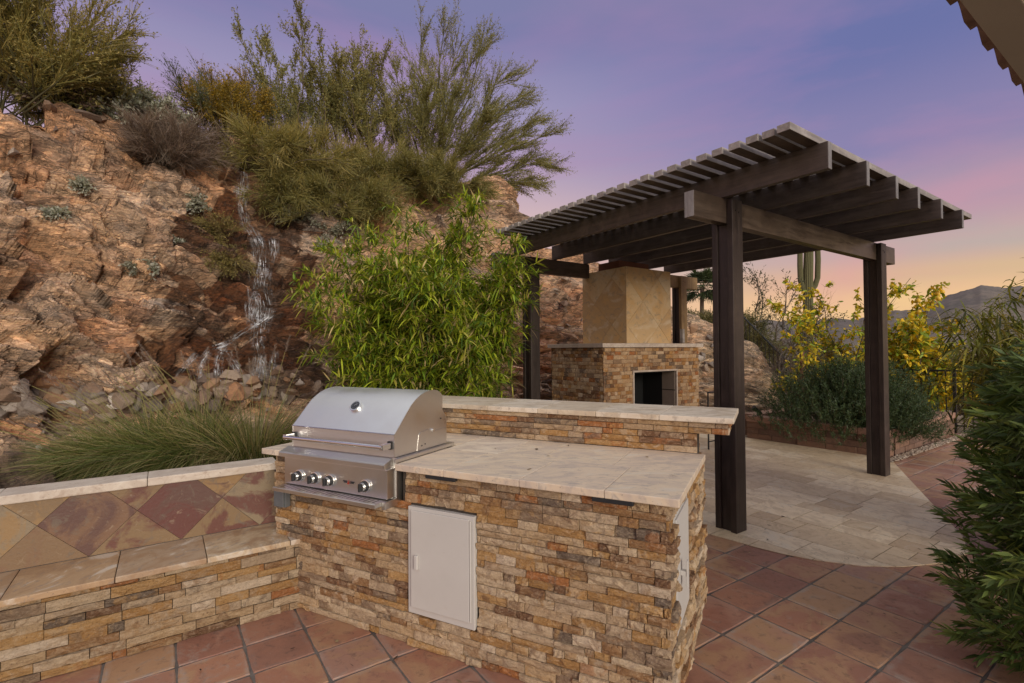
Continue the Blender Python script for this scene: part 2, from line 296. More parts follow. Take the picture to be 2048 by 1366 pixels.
def mk_bark(): return bark('grey_brown_bark', (.06, .042, .03), (.16, .12, .085))
def mk_greenbark(): return bark('green_bark', (.05, .045, .02), (.11, .095, .04))
def mk_culm(): return bark('bamboo_culm', (.16, .15, .04), (.30, .25, .09))
def mk_palebark(): return bark('pale_bark', (.22, .17, .12), (.36, .29, .22))
def mk_cactus(): return bark('cactus_skin', (.085, .085, .035), (.17, .155, .07))
def mk_lemon():
    s = NT('lemon_skin'); n = s.noise(s.objc(), 30, 3); return s.pbr(s.mix(n, (.72, .42, .03), (.80, .52, .06)), .45, bump=s.bump(n, .1, .003))
def mk_water():
    s = NT('running_water'); at = s.n('ShaderNodeAttribute', attribute_name='Col'); sp = s.n('ShaderNodeSeparateColor'); s.l(at.outputs['Color'], sp.inputs[0])
    cv = s.n('ShaderNodeCombineXYZ'); s.l(s.math('MULTIPLY', sp.outputs[0], 34.0), cv.inputs[0]); s.l(s.math('MULTIPLY', sp.outputs[1], 15.0), cv.inputs[1])
    n = s.noise(cv.outputs[0], 1.0, 5, .62, .9); n2 = s.noise(cv.outputs[0], .33, 3, .6)
    al = s.math('MULTIPLY', s.rng(n, .48, .63, 0, 1), s.math('MULTIPLY', sp.outputs[2], s.rng(n2, .36, .60, .25, 1)))
    b = s.n('ShaderNodeBsdfPrincipled'); b.inputs['Base Color'].default_value = (.80, .80, .82, 1); b.inputs['Roughness'].default_value = .22
    s.l(s.bump(n, .6, .02), b.inputs['Normal'])
    t = s.n('ShaderNodeBsdfTransparent'); mxs = s.n('ShaderNodeMixShader'); s.l(s.math('MULTIPLY', al, .9), mxs.inputs[0]); s.l(t.outputs[0], mxs.inputs[1]); s.l(b.outputs[0], mxs.inputs[2]); s.l(mxs.outputs[0], s.o.inputs[0])
    return s.m
def mk_block():
    s = NT('retaining_block'); r = s.rnd(); p = s.offs(s.pos(), r); n1 = s.noise(p, 10, 6, .65); n2 = s.noise(p, 70, 4, .7)
    c = s.ramp(r, [(0, (.20, .115, .08)), (.35, (.24, .145, .10)), (.7, (.17, .105, .08)), (1, (.26, .15, .10))])
    c = s.mix(s.rng(n1, .45, .7, 0, .6), c, (.11, .075, .06)); return s.pbr(c, .9, bump=s.bump(s.math('ADD', n1, n2), .8, .012), spec=.25)
def mk_blockcap():
    s = NT('retaining_cap'); r = s.rnd(); p = s.offs(s.pos(), r); n1 = s.noise(p, 8, 6, .65); n2 = s.noise(p, 90, 4, .7)
    c = s.mix(s.rng(n1, .4, .7), (.36, .21, .15), (.27, .16, .115)); return s.pbr(c, .88, bump=s.bump(n2, .5, .006), spec=.25)
def mk_gravel():
    s = NT('gravel'); r = s.rnd(); c = s.ramp(r, [(0, (.30, .22, .16)), (.3, (.40, .31, .23)), (.6, (.22, .16, .12)), (.8, (.46, .38, .30))], 'CONSTANT'); n = s.noise(s.pos(), 60)
    return s.pbr(s.mix(s.rng(n, .5, .7, 0, .4), c, (.12, .09, .07)), .85)
def mk_rooftile():
    s = NT('clay_roof_tile'); r = s.rnd(); p = s.offs(s.pos(), r); n = s.noise(p, 12, 6, .65); n2 = s.noise(p, 80, 4)
    c = s.mix(s.rng(n, .35, .7), (.36, .22, .16), (.22, .125, .09)); return s.pbr(c, .85, bump=s.bump(s.math('ADD', n, n2), .4, .006))
def mk_stucco():
    s = NT('tan_stucco'); p = s.pos(); n = s.noise(p, 160, 4, .7); n1 = s.noise(p, 4, 4)
    return s.pbr(s.mix(n1, (.46, .37, .28), (.54, .44, .34)), .9, bump=s.bump(n, .5, .003))
def mk_flashing():
    s = NT('grey_flashing'); n = s.noise(s.pos(), 30); return s.pbr(s.mix(n, (.42, .40, .38), (.52, .50, .48)), .5)
def mk_firebox():
    s = NT('firebox_black'); n = s.noise(s.pos(), 90, 4, .7); return s.pbr(s.mix(s.rng(n, .6, .75), (.006, .006, .006), (.03, .028, .026)), .9)  # near-black inner walls with faint paler speckles
def mk_liner():
    s = NT('firebox_liner'); n = s.noise(s.pos(), 12, 6, .65); return s.pbr(s.mix(n, (.24, .19, .145), (.34, .275, .215)), .85, bump=s.bump(n, .3, .005))
def mk_rust():
    s = NT('rusty_flue'); n = s.noise(s.pos(), 14, 6, .65, .6); return s.pbr(s.mix(n, (.13, .045, .025), (.24, .085, .04)), .8, bump=s.bump(n, .3, .004))

# ------------------------------------------------------------------ object helpers
def mesh_obj(name, me, m, parent=None, kind=None):
    o = bpy.data.objects.new(name, me); col.objects.link(o)
    if m is not None and not me.materials: me.materials.append(mat(m))
    if parent is not None: o.parent = parent
    if kind: o['kind'] = kind
    return o
def tag(o, label, cat, group=None):
    o['label'] = label; o['category'] = cat
    if group: o['group'] = group
    return o
class Thing:
    """An Empty at the base of a thing, in one of the frames; parts are given in frame coordinates."""
    def __init__(s, name, label, cat, fr, base, group=None):
        s.fr, s.b = fr, np.array(base, float); x, y = w2(fr, base[0], base[1])
        s.e = bpy.data.objects.new(name, None); col.objects.link(s.e); s.e.location = (x, y, base[2]); s.e.rotation_euler = (0, 0, UV[fr]); s.e.empty_display_size = .2
        tag(s.e, label, cat, group)
    def part(s, name, mb, m, parent=None, bevel=0, smooth=False, kind=None):
        me = mb.mesh(name, s.b, bevel, smooth); return mesh_obj(name, me, m, parent or s.e, kind)
class Frame:
    """The same for a piece of the setting."""
    def __init__(s, name, fr, mb, m, base=(0, 0, 0), bevel=0):
        s.fr, s.b = fr, np.array(base, float); me = mb.mesh(name, s.b, bevel); s.e = mesh_obj(name, me, m, None, 'structure')
        x, y = w2(fr, base[0], base[1]); s.e.location = (x, y, base[2]); s.e.rotation_euler = (0, 0, UV[fr])
    part = Thing.part
class MB:
    def __init__(s): s.v = []; s.f = []
    def add(s, vs, fs):
        o = len(s.v); s.v += [tuple(map(float, q)) for q in vs]; s.f += [tuple(i+o for i in q) for q in fs]; return s
    def box(s, x0, x1, y0, y1, z0, z1):
        return s.add([(x0, y0, z0), (x1, y0, z0), (x1, y1, z0), (x0, y1, z0), (x0, y0, z1), (x1, y0, z1), (x1, y1, z1), (x0, y1, z1)],
                     [(0, 3, 2, 1), (4, 5, 6, 7), (0, 1, 5, 4), (1, 2, 6, 5), (2, 3, 7, 6), (3, 0, 4, 7)])
    def prism(s, poly, z0, z1):
        n = len(poly); a = sum(poly[i][0]*poly[(i+1) % n][1]-poly[(i+1) % n][0]*poly[i][1] for i in range(n))
        if a < 0: poly = poly[::-1]
        return s.add([(x, y, z0) for x, y in poly]+[(x, y, z1) for x, y in poly], [tuple(range(n))[::-1], tuple(range(n, 2*n))]+[(i, (i+1) % n, n+(i+1) % n, n+i) for i in range(n)])
    def extrude_x(s, prof, x0, x1):   # profile in (y, z)
        n = len(prof); a = sum(prof[i][0]*prof[(i+1) % n][1]-prof[(i+1) % n][0]*prof[i][1] for i in range(n))
        if a < 0: prof = prof[::-1]
        return s.add([(x0, y, z) for y, z in prof]+[(x1, y, z) for y, z in prof], [tuple(range(n))[::-1], tuple(range(n, 2*n))]+[(i, (i+1) % n, n+(i+1) % n, n+i) for i in range(n)])
    def tube(s, pts, rad, k=8, cap=True):
        pts = [np.array(p, float) for p in pts]; n = len(pts); rad = [rad]*n if np.isscalar(rad) else rad; vs = []
        up = np.array([.13, .21, .97])
        for i, p in enumerate(pts):
            d = pts[min(i+1, n-1)]-pts[max(i-1, 0)]; d = d/(np.linalg.norm(d)+1e-9); q = up if abs(d @ up) < .95 else np.array([1., 0, 0])
            a = np.cross(d, q); a /= np.linalg.norm(a); b = np.cross(d, a)
            vs += [p+rad[i]*(math.cos(t)*a+math.sin(t)*b) for t in [2*math.pi*j/k for j in range(k)]]
        fs = [(i*k+j, i*k+k+j, i*k+k+(j+1) % k, i*k+(j+1) % k) for i in range(n-1) for j in range(k)]
        if cap: fs += [tuple(range(k)), tuple(range((n-1)*k, n*k))[::-1]]
        return s.add(vs, fs)
    def mesh(s, name, base=(0, 0, 0), bevel=0, smooth=False):
        me = bpy.data.meshes.new(name); b = np.array(base, float)
        me.from_pydata([tuple(np.array(q)-b) for q in s.v], [], s.f)
        if bevel:
            bm = bmesh.new(); bm.from_mesh(me); bmesh.ops.recalc_face_normals(bm, faces=bm.faces)
            bmesh.ops.bevel(bm, geom=[e_ for e_ in bm.edges if e_.is_manifold and e_.calc_face_angle(0) > .5], offset=bevel, segments=2, profile=.6, affect='EDGES'); bm.to_mesh(me); bm.free()
        else:
            bm = bmesh.new(); bm.from_mesh(me); bmesh.ops.recalc_face_normals(bm, faces=bm.faces); bm.to_mesh(me); bm.free()
        if smooth:
            me.shade_smooth() if hasattr(me, 'shade_smooth') else None
            try: me.set_sharp_from_angle(angle=math.radians(40))
            except Exception: pass
        me.update(); return me
def B(*a): return MB().box(*a)
def fast_mesh(name, V, Q, C=None, smooth=False, k=4):
    """numpy arrays straight into a mesh; C is a colour per vertex"""
    me = bpy.data.meshes.new(name); V = np.ascontiguousarray(V, np.float32); Q = np.ascontiguousarray(Q, np.int32); nf = len(Q)
    me.vertices.add(len(V)); me.vertices.foreach_set('co', V.ravel()); me.loops.add(nf*k); me.loops.foreach_set('vertex_index', Q.ravel())
    me.polygons.add(nf); me.polygons.foreach_set('loop_start', np.arange(0, nf*k, k, dtype=np.int32)); me.polygons.foreach_set('loop_total', np.full(nf, k, np.int32))
    if smooth: me.polygons.foreach_set('use_smooth', np.ones(nf, bool))
    me.update(calc_edges=True)
    if C is not None:
        if C.shape[1] == 3: C = np.c_[C, np.ones(len(C))]
        at = me.color_attributes.new('Col', 'FLOAT_COLOR', 'POINT'); at.data.foreach_set('color', np.ascontiguousarray(C, np.float32).ravel())
    return me
def norm(a): return a/(np.linalg.norm(a, axis=-1, keepdims=True)+1e-9)
class Blades:
    """many flat blades (leaves, needles, twigs) gathered into one mesh"""
    def __init__(s): s.V = []; s.Q = []; s.C = []; s.n = 0
    def add(s, P, D, L, Wd, C, droop=0.0, k=2, shape='leaf', side=None, rg=None):
        rg = rg or rng; N = len(P)
        if N == 0: return s
        D = norm(np.asarray(D, float)); L = np.broadcast_to(L, (N,)).astype(float); Wd = np.broadcast_to(Wd, (N,)).astype(float); droop = np.broadcast_to(droop, (N,)).astype(float)
        C = np.broadcast_to(C, (N, 3))
        if side is None: side = norm(np.cross(D, norm(rg.normal(size=(N, 3)))))
        t = np.linspace(0, 1, k+1)
        if shape == 'leaf': w = np.interp(t, [0, .12, .35, .7, 1], [.25, .75, 1, .6, .02])
        elif shape == 'oval': w = np.interp(t, [0, .2, .5, .8, 1], [.2, .8, 1, .75, .1])
        elif shape == 'taper': w = np.interp(t, [0, 1], [1, .25])
        else: w = np.ones_like(t)
        if k == 2 and shape in ('leaf', 'oval'): w = np.array([.2, 1, .05])
        ctr = P[:, None, :] + D[:, None, :]*(L[:, None]*t)[..., None]
        ctr[..., 2] -= (droop*L)[:, None]*(t**2)
        off = side[:, None, :]*(Wd[:, None]*w*.5)[..., None]
        V = np.stack([ctr-off, ctr+off], 2).reshape(N*(k+1)*2, 3)
        i0 = (np.arange(N)*(k+1)*2)[:, None] + (np.arange(k)*2)[None, :]
        Q = np.stack([i0, i0+1, i0+3, i0+2], -1).reshape(-1, 4)
        s.V.append(V); s.Q.append(Q+s.n); s.C.append(np.repeat(C, (k+1)*2, axis=0)); s.n += len(V); return s
    def obj(s, name, m, parent, base=(0, 0, 0), rotz=0.0, kind='stuff'):
        V = np.concatenate(s.V)-np.array(base)
        return mesh_obj(name, fast_mesh(name, V, np.concatenate(s.Q), np.concatenate(s.C)), m, parent, kind)
def pal(N, cols, wts=None, jit=.18, rg=None):
    rg = rg or rng; c = np.array(cols)[rg.choice(len(cols), N, p=None if wts is None else np.array(wts)/sum(wts))]
    return np.clip(c*(1+rg.normal(0, jit, (N, 1))), .002, .9)

# ------------------------------------------------------------------ numpy noise for the terrain
def hsh(ix, iy, seed):
    h = (ix.astype(np.int64)*374761393 + iy.astype(np.int64)*668265263 + seed*1442695041) & 0xffffffff
    h = ((h ^ (h >> 13))*1274126177) & 0xffffffff; h = ((h ^ (h >> 16))*2246822519) & 0xffffffff
    return ((h ^ (h >> 15)) & 0xffffff)/float(0xffffff)
def vnoise(x, y, seed):
    ix, iy = np.floor(x), np.floor(y); fx, fy = x-ix, y-iy; fx = fx*fx*(3-2*fx); fy = fy*fy*(3-2*fy)
    a, b, c, d = hsh(ix, iy, seed), hsh(ix+1, iy, seed), hsh(ix, iy+1, seed), hsh(ix+1, iy+1, seed)
    return (a*(1-fx)+b*fx)*(1-fy)+(c*(1-fx)+d*fx)*fy
def fbm(x, y, seed, o=5, g=.5):
    s = 0; a = 1; t = 0
    for i in range(o): s = s+a*vnoise(x*2**i, y*2**i, seed+i*17); t += a; a *= g
    return s/t
def cells(x, y, seed, jit=.85):
    ix, iy = np.floor(x), np.floor(y); best = np.full(x.shape, 9.); sec = np.full(x.shape, 9.); o = [np.zeros(x.shape) for _ in range(5)]
    for dx in (-1, 0, 1):
        for dy in (-1, 0, 1):
            jx, jy = ix+dx, iy+dy; px = jx+.5+jit*(hsh(jx, jy, seed)-.5); py = jy+.5+jit*(hsh(jx, jy, seed+1)-.5)
            d = (x-px)**2+(y-py)**2; m = d < best
            sec = np.where(m, best, np.minimum(sec, d)); best = np.where(m, d, best)
            for q, val in enumerate((hsh(jx, jy, seed+2), hsh(jx, jy, seed+3), hsh(jx, jy, seed+4), x-px, y-py)): o[q] = np.where(m, val, o[q])
    return o[0], o[1], o[2], o[3], o[4], np.sqrt(sec)-np.sqrt(best)

# ================================================================== THE SETTING
# ground out to the horizon
GN = 60
gx = np.sign(np.linspace(-1, 1, GN))*np.abs(np.linspace(-1, 1, GN))**3*2500
GX, GY = np.meshgrid(gx, gx, indexing='ij')
rr = np.hypot(GX, GY); GZ = -.03 - np.clip((rr-14)/60, 0, 1)*5.0
idx = np.arange(GN*GN).reshape(GN, GN)
Qd = np.stack([idx[:-1, :-1], idx[1:, :-1], idx[1:, 1:], idx[:-1, 1:]], -1).reshape(-1, 4)
mesh_obj('ground', fast_mesh('ground', np.stack([GX, GY, GZ], -1).reshape(-1, 3), Qd, None, True), 'soil', None, 'structure')

# far hills to the right, beyond the valley
def far_hill(name, pxs, ys, dist, depth, seed):
    n, m = 220, 40; px = np.linspace(pxs[0], pxs[-1], n); yt = np.interp(px, pxs, ys); V = []
    az = np.arctan((px-CX)/F); ys2 = yt + 7*(fbm(px/26., px*0+seed, seed, 5)-.5)
    ztop = H + (690-ys2)/F*dist
    for j in range(m):
        t = j/(m-1); yy = dist + (t-.5)*depth; prof = math.sin(min(t/.62, 1)*math.pi/2)**.8 if t < .62 else math.cos((t-.62)/.38*math.pi/2)
        x = np.tan(az)*yy
        bumps = (fbm(x/(dist*.05), x*0+yy/(dist*.05), seed+5, 6, .5)-.5)*dist*.013*math.sin(math.pi*t)
        V.append(np.stack([x, np.full(n, yy), -5 + (ztop+5)*prof+bumps], -1))
    V = np.stack(V, 1); ii = np.arange(n*m).reshape(n, m)
    Q = np.stack([ii[:-1, :-1], ii[1:, :-1], ii[1:, 1:], ii[:-1, 1:]], -1).reshape(-1, 4)
    mesh_obj(name, fast_mesh(name, V.reshape(-1, 3), Q, None, True), 'hills', None, 'structure')
far_hill('far_hill', [1500, 1650, 1740, 1790, 1830, 1880, 1925, 1965, 2010, 2100, 2400], [672, 645, 628, 612, 612, 590, 572, 561, 566, 562, 570], 420, 330, 3)
far_hill('low_ridge', [1000, 1380, 1450, 1560, 1640, 1720, 1800, 2000, 2300], [662, 648, 641, 632, 634, 630, 634, 652, 660], 620, 300, 8)

# rocky hillside: a steep broken cliff on the left that runs down to a dirt slope on the right
TB = np.array([  # px, r base, z base, setback, skyline y
    (-260, 6.6, .60, 2.0, 196), (-150, 6.8, .60, 2.1, 203), (0, 7.0, .60, 2.2, 214), (150, 7.2, .56, 2.2, 224), (300, 7.4, .55, 2.2, 258), (480, 7.8, .52, 2.2, 287), (650, 8.2, .50, 2.2, 318), (850, 8.7, .45, 2.2, 348),
    (985, 9.0, .42, 1.6, 362), (1020, 9.1, .40, 1.5, 392), (1042, 9.15, .38, 1.6, 432), (1075, 9.2, .35, 1.8, 480), (1170, 9.6, .35, 2.2, 500), (1300, 10.2, .25, 2.8, 575), (1400, 10.6, .15, 3.0, 632), (1500, 10.7, .08, 3.0, 690), (1570, 10.7, .02, 2.4, 775), (1650, 10.9, -.04, 2.0, 830)])
NP, NTT = 820, 460
pxg = np.linspace(-260, 1650, NP)
# denser where it is seen; azimuth grid
azg = np.arctan((pxg-CX)/F)
rb, zb, st, yt = [np.interp(pxg, TB[:, 0], TB[:, i]) for i in (1, 2, 3, 4)]
zt = H + (697-.006*(pxg-1024)*1.0-yt)/F*(rb+st)*np.cos(azg)
# inner edge of the apron: behind the bench wall on the left, behind the pergola pad on the right
uc, us = math.cos(AP), math.sin(AP)
du = np.sin(azg)*uc+np.cos(azg)*us
rin = np.where(True, np.minimum(np.interp(pxg, [-300, 940, 1060, 1700], [3.72, 3.72, 5.75, 5.75])/np.maximum(-du, .2), rb-.4), 0)
zin = np.interp(pxg, [-300, 700, 1000, 1100, 1700], [.30, .26, .10, .02, -.02])
tt = np.concatenate([np.linspace(-1, 0, 70, endpoint=False), np.linspace(0, 1, 330, endpoint=False), np.linspace(1, 2, 60)])
T, AZ = np.meshgrid(tt, azg); 
ex = lambda a: a[:, None]
Tc = np.clip(T, 0, 1); Ta = np.clip(-T, 0, 1); Tp = np.clip(T-1, 0, 1)
prof = np.interp(Tc, [0, .08, .3, .55, .78, .9, 1], [0, .05, .2, .40, .62, .80, 1.0])
Rr = ex(rb) + ex(st)*prof - Ta*(ex(rb)-ex(rin)) + Tp**1.3*7.0
Zz = ex(zb) + (ex(zt)-ex(zb))*Tc**1.0 - (ex(zb)-ex(zin))*Ta**.8 + Tp*.15 - Tp**2*1.2
S = AZ*8.5
cliff = np.clip(np.minimum(T/.06, (1.12-T)/.12), 0, 1); right = np.clip((ex(pxg)-1200)/180, 0, 1); right = right + 0*T
Xb, Yb = np.sin(AZ)*Rr, np.cos(AZ)*Rr
P0 = np.stack([Xb, Yb, Zz], -1)
gu = np.gradient(P0, axis=0); gv = np.gradient(P0, axis=1); NRM = norm(np.cross(gv, gu)); NRM *= np.sign((NRM*np.stack([-np.sin(AZ), -np.cos(AZ), 0*AZ+.35], -1)).sum(-1))[..., None]
wx, wz = S + .35*(fbm(S*1.3, Zz*1.3, 91, 4)-.5), Zz + .35*(fbm(S*1.3+7, Zz*1.3, 92, 4)-.5)
dip = math.radians(24); lx = wx*math.cos(dip)-wz*math.sin(dip); lz = wx*math.sin(dip)+wz*math.cos(dip)
disp = np.zeros_like(S)
h1, h2, h3, ox, oy, g1 = cells(lx*.75, lz*1.7, 21); disp += (h1-.5)*.42 + ((h2-.5)*ox*1.1 + (h3-.35)*oy*1.0)
k1, k2, k3, px_, py_, g2 = cells(lx*1.9, lz*4.6, 41); disp += (k1-.5)*.20 + ((k2-.5)*px_*.42+(k3-.3)*py_*.40)
q1, q2, q3, sx_, sy_, g3 = cells(lx*5.2, lz*12.0, 61); disp += (q1-.5)*.085 + ((q2-.5)*sx_+(q3-.4)*sy_)*.07
j1, j2, j3, jx_, jy_, g4 = cells(lx*13, lz*26, 71); disp += (j1-.5)*.022 + ((j2-.5)*jx_)*.02
lw_ = lz + .22*(fbm(lx*.8, lz*1.2, 77, 4)-.5) + .05*h2
disp += (.5-np.mod(lw_*2.3, 1))*.30*(.3+1.1*fbm(lx*.5, lz*.8, 78, 3)) + (.5-np.mod(lw_*7.1+k2, 1))*.075*(.3+1.2*fbm(lx*1.2, lz*2, 79, 3)) + (.5-np.mod(lw_*19.0+q2, 1))*.026
disp -= .10*np.clip(.10-g1, 0, .1)/.1 + .05*np.clip(.12-g2, 0, .12)/.12
disp += (fbm(lx*1.1, lz*3.0, 5, 6)-.5)*.26
upper = np.clip((T-.72)/.2, 0, 1)*np.clip((1.3-T)/.2, 0, 1)
amp = cliff*(1-.45*upper)*(1-.5*right) + .22*(1-cliff)
amp = amp*np.clip((T+1)/.12, 0, 1)*np.interp(T, [-1, -.5, 0, 2], [.25, .5, 1, 1])
PH = P0 + NRM*(disp*amp)[..., None]
# the bare rock knob that closes the ridge by the pergola
kn = np.exp(-((ex(pxg)-1000)/34.)**2)*np.clip((T-.55)/.3, 0, 1)*np.clip((1.5-T)/.3, 0, 1); PH[..., 2] += kn*.22*(.6+h1)
# colours that belong to the rock itself: block tints, bedding streaks, soil cap, pink vein, wet stain
ROCK = np.array([(.50, .30, .165), (.56, .40, .27), (.33, .205, .13), (.28, .225, .18), (.44, .22, .115), (.62, .45, .31), (.54, .345, .205), (.38, .28, .205)])
c = ROCK[(k1*7.999).astype(int)]*.55 + ROCK[(h1*7.999).astype(int)]*.25 + ROCK[(q1*7.999).astype(int)]*.20
c = c*(.78+.5*fbm(lx*.9, lz*7, 33, 5))[..., None]
c = c*1.7*np.array((.95, 1.0, 1.08))
soil = np.array((.56, .33, .19))*(.7+.6*fbm(S*9, Zz*9, 35, 4))[..., None]
c = c*(1-.65*upper[..., None]) + soil*.65*upper[..., None]
dirt = np.array((.56, .42, .285))*(.65+.6*fbm(S*7, Zz*9, 36, 5))[..., None]
rd = np.clip(right*1.1, 0, 1)*(.55+.45*(fbm(S*2.2, Zz*2.2, 37, 3) > .48)); c = c*(1-rd[..., None])+dirt*rd[..., None]
apr = np.clip(-T*8, 0, 1)[..., None]; c = c*(1-apr) + np.array((.20, .14, .10))*(.6+.8*fbm(S*8, Rr*8, 38, 4))[..., None]*apr
rel = PH - CAM; cc_ = rel @ RC.T; PX = CX+F*cc_[..., 0]/np.maximum(cc_[..., 2], .1); PY = CY+F*cc_[..., 1]/np.maximum(cc_[..., 2], .1)
wl = np.interp(PY, [270, 330, 420, 520, 600, 700, 790], [470, 440, 385, 335, 330, 290, 330]) + 70*(fbm(S*2.5, Zz*2.5, 51, 5)-.5)*2 + 56*(k1-.5) + 30*(h1-.5) + 24*(q1-.5)
wr = np.interp(PY, [270, 330, 420, 520, 600, 700, 790], [520, 560, 600, 640, 620, 640, 620]) + 50*(fbm(S*2.5, Zz*2.5, 52, 5)-.5)*2 + 70*(k2-.5) + 40*(q2-.5)
wet = np.clip((PX-wl)/9, 0, 1)*np.clip((wr-PX)/9, 0, 1)*np.where(q3 > .92, .5, 1)*np.where(k3 > .9, .6, 1)*np.clip((PY-285)/12, 0, 1)*np.clip((800-PY)/20, 0, 1)*(.90+.5*(fbm(lx*2, lz*5, 53, 4)-.35))
vt = np.clip((PX-62)/(312-62), 0, 1); vy = 772+(624-772)*vt + 9*np.sin(PX/31.)
vein = np.exp(-((PY-vy)/(2.2+3.2*fbm(S*8, Zz*8, 54, 3)))**2)*(PX > 60)*(PX < 312)
c = c*(1-.85*vein[..., None]) + np.array((.56, .34, .25))*.85*vein[..., None]
HILLV = PH.reshape(-1, 3)
ii = np.arange(NP*len(tt)).reshape(NP, len(tt)); Q = np.stack([ii[:-1, :-1], ii[1:, :-1], ii[1:, 1:], ii[:-1, 1:]], -1).reshape(-1, 4)
hill_me = fast_mesh('rocky_hillside', HILLV, Q, np.c_[c.reshape(-1, 3), np.clip(wet, 0, 1).reshape(-1)])
hill = mesh_obj('rocky_hillside', hill_me, 'rock', None, 'structure')
bpy.context.view_layer.update()
from mathutils.bvhtree import BVHTree
HB = BVHTree.FromObject(hill, bpy.context.evaluated_depsgraph_get())
def on_hill(x, y, off=0.0):
    d = norm(ray(x, y)); loc, n, _, _ = HB.ray_cast(Vector(CAM), Vector(d), 60)
    return (np.array(loc) - d*off, np.array(n)) if loc is not None else (at_depth(x, y, 10.5), -d)
def drop(x, y):
    loc, n, _, _ = HB.ray_cast(Vector((x, y, 9)), Vector((0, 0, -1)))
    return float(loc[2]) if loc is not None else 0.0

# ------------------------------------------------------------------ patio: terracotta tiles, travertine pad
PAD = [(-6.0, 3.55), (-3.2, 3.56), (-2.5, 3.60), (-2.044, 3.659), (-1.862, 3.700), (-1.694, 3.765), (-1.45, 3.935), (-1.29, 4.139), (-1.155, 4.43), (-1.10, 4.80), (-1.22, 5.18), (-1.671, 5.885), (-1.951, 6.381), (-2.213, 6.773), (-2.57, 7.35), (-2.62, 8.02), (-6.0, 8.02)]
def inside(poly, x, y):
    r = False; n = len(poly)
    for i in range(n):
        (x0, y0), (x1, y1) = poly[i], poly[(i+1) % n]
        if (y0 > y) != (y1 > y) and x < (x1-x0)*(y-y0)/(y1-y0)+x0: r = not r
    return r
def clip_poly(sub, clip):
    """Sutherland-Hodgman; the clip polygon is convex, counter-clockwise"""
    outp = list(sub); n = len(clip)
    for i in range(n):
        a, b = clip[i], clip[(i+1) % n]; inp = outp; outp = []
        if not inp: return []
        f = lambda p: (b[0]-a[0])*(p[1]-a[1])-(b[1]-a[1])*(p[0]-a[0])
        for j, p in enumerate(inp):
            q = inp[j-1]; fp, fq = f(p), f(q)
            if (fp >= 0) != (fq >= 0): t = fq/(fq-fp); outp.append((q[0]+(p[0]-q[0])*t, q[1]+(p[1]-q[1])*t))
            if fp >= 0: outp.append(p)
    return outp
patio = Frame('patio', 'P', MB().prism([(-6.2, -6), (7, -6), (7, 16), (-2.6, 16), (-2.6, 8.05), (-6.2, 8.05)], -.05, -.0052), 'grout')
def tile_mesh(seed):
    """a hand-made clay tile: soft pillow top with rounded corners"""
    rg = np.random.default_rng(seed); n = 20; ring = []
    for k in range(n):
        a = 2*math.pi*(k+.5)/n; e_ = 26.0; q = (abs(math.cos(a))**e_+abs(math.sin(a))**e_)**(-1/e_); ring.append((.5*q*math.cos(a)*(1+rg.normal(0, .004)), .5*q*math.sin(a)*(1+rg.normal(0, .004))))
    mb = MB(); vs = [(x, y, -1.0) for x, y in ring]+[(x, y, -.28+rg.normal(0, .05)) for x, y in ring]+[(x*.965, y*.965, rg.normal(0, .04)) for x, y in ring]
    fs = [(k, (k+1) % n, n+(k+1) % n, n+k) for k in range(n)]+[(n+k, n+(k+1) % n, 2*n+(k+1) % n, 2*n+k) for k in range(n)]+[tuple(range(2*n, 3*n))]
    mb.add(vs, fs); me = mb.mesh('terracotta_tile'); me.materials.append(mat('terracotta')); return me
TM = [tile_mesh(i) for i in range(6)]
def lay_tile(u0, u1, v0, v1):
    g = .0045; o = bpy.data.objects.new('terracotta_tile', random.choice(TM)); col.objects.link(o); o.parent = patio.e
    o.location = ((u0+u1)/2, (v0+v1)/2, random.gauss(0, .0008)-.0005); o.scale = (u1-u0-2*g, v1-v0-2*g, .012); o.rotation_euler = (random.gauss(0, .002), random.gauss(0, .002), random.choice((0, math.pi))+random.gauss(0, .006))
def see(fr, a, b, z=0.0, mx_=60):
    x, y = w2(fr, a, b); q = px_of((x, y, z)); return -mx_ < q[0] < 2048+mx_ and q[1] < 1366+mx_
def ifr(u, v):
    x, y = w2('P', u, v); return x*math.cos(AI)+y*math.sin(AI), -x*math.sin(AI)+y*math.cos(AI)
for i in range(-14, 14):
    for j in range(-4, 40):
        u0, v0 = -1.543+.2955*i, 3.06+.3245*j; u1, v1 = u0+.2955, v0+.3245; a, b = ifr((u0+u1)/2, (v0+v1)/2)
        if v1 < 1.4 or (v0 > 7.9 and u0 < -2.8) or u0 < -3.2 or v0 > 11.4: continue
        if a < -.62 and b < 3.3: continue
        if all(inside(PAD, uu, vv) for uu in (u0, u1) for vv in (v0, v1)): continue
        if any(see('P', uu, vv) for uu in (u0, u1) for vv in (v0, v1)): lay_tile(u0, u1, v0, v1)
for i in range(-4, 9):
    for j in range(-9, 6):
        u0, v0 = -2.353+.267*i, .627+.288*j; u1, v1 = u0+.267, v0+.288; cs = [ifr(uu, vv) for uu in (u0, u1) for vv in (v0, v1)]
        if u1 < -3.14 or min(b for a, b in cs) > 2.08 or min(a for a, b in cs) > -.34: continue
        if any(see('P', uu, vv) for uu in (u0, u1) for vv in (v0, v1)): lay_tile(u0, u1, v0, v1)
def hull(pts):
    pts = sorted(pts); cr = lambda o, a, b: (a[0]-o[0])*(b[1]-o[1])-(a[1]-o[1])*(b[0]-o[0]); lo = []; up = []
    for q in pts:
        while len(lo) > 1 and cr(lo[-2], lo[-1], q) <= 0: lo.pop()
        lo.append(q)
    for q in reversed(pts):
        while len(up) > 1 and cr(up[-2], up[-1], q) <= 0: up.pop()
        up.append(q)
    return lo[:-1]+up[:-1]
PAD = hull(PAD)
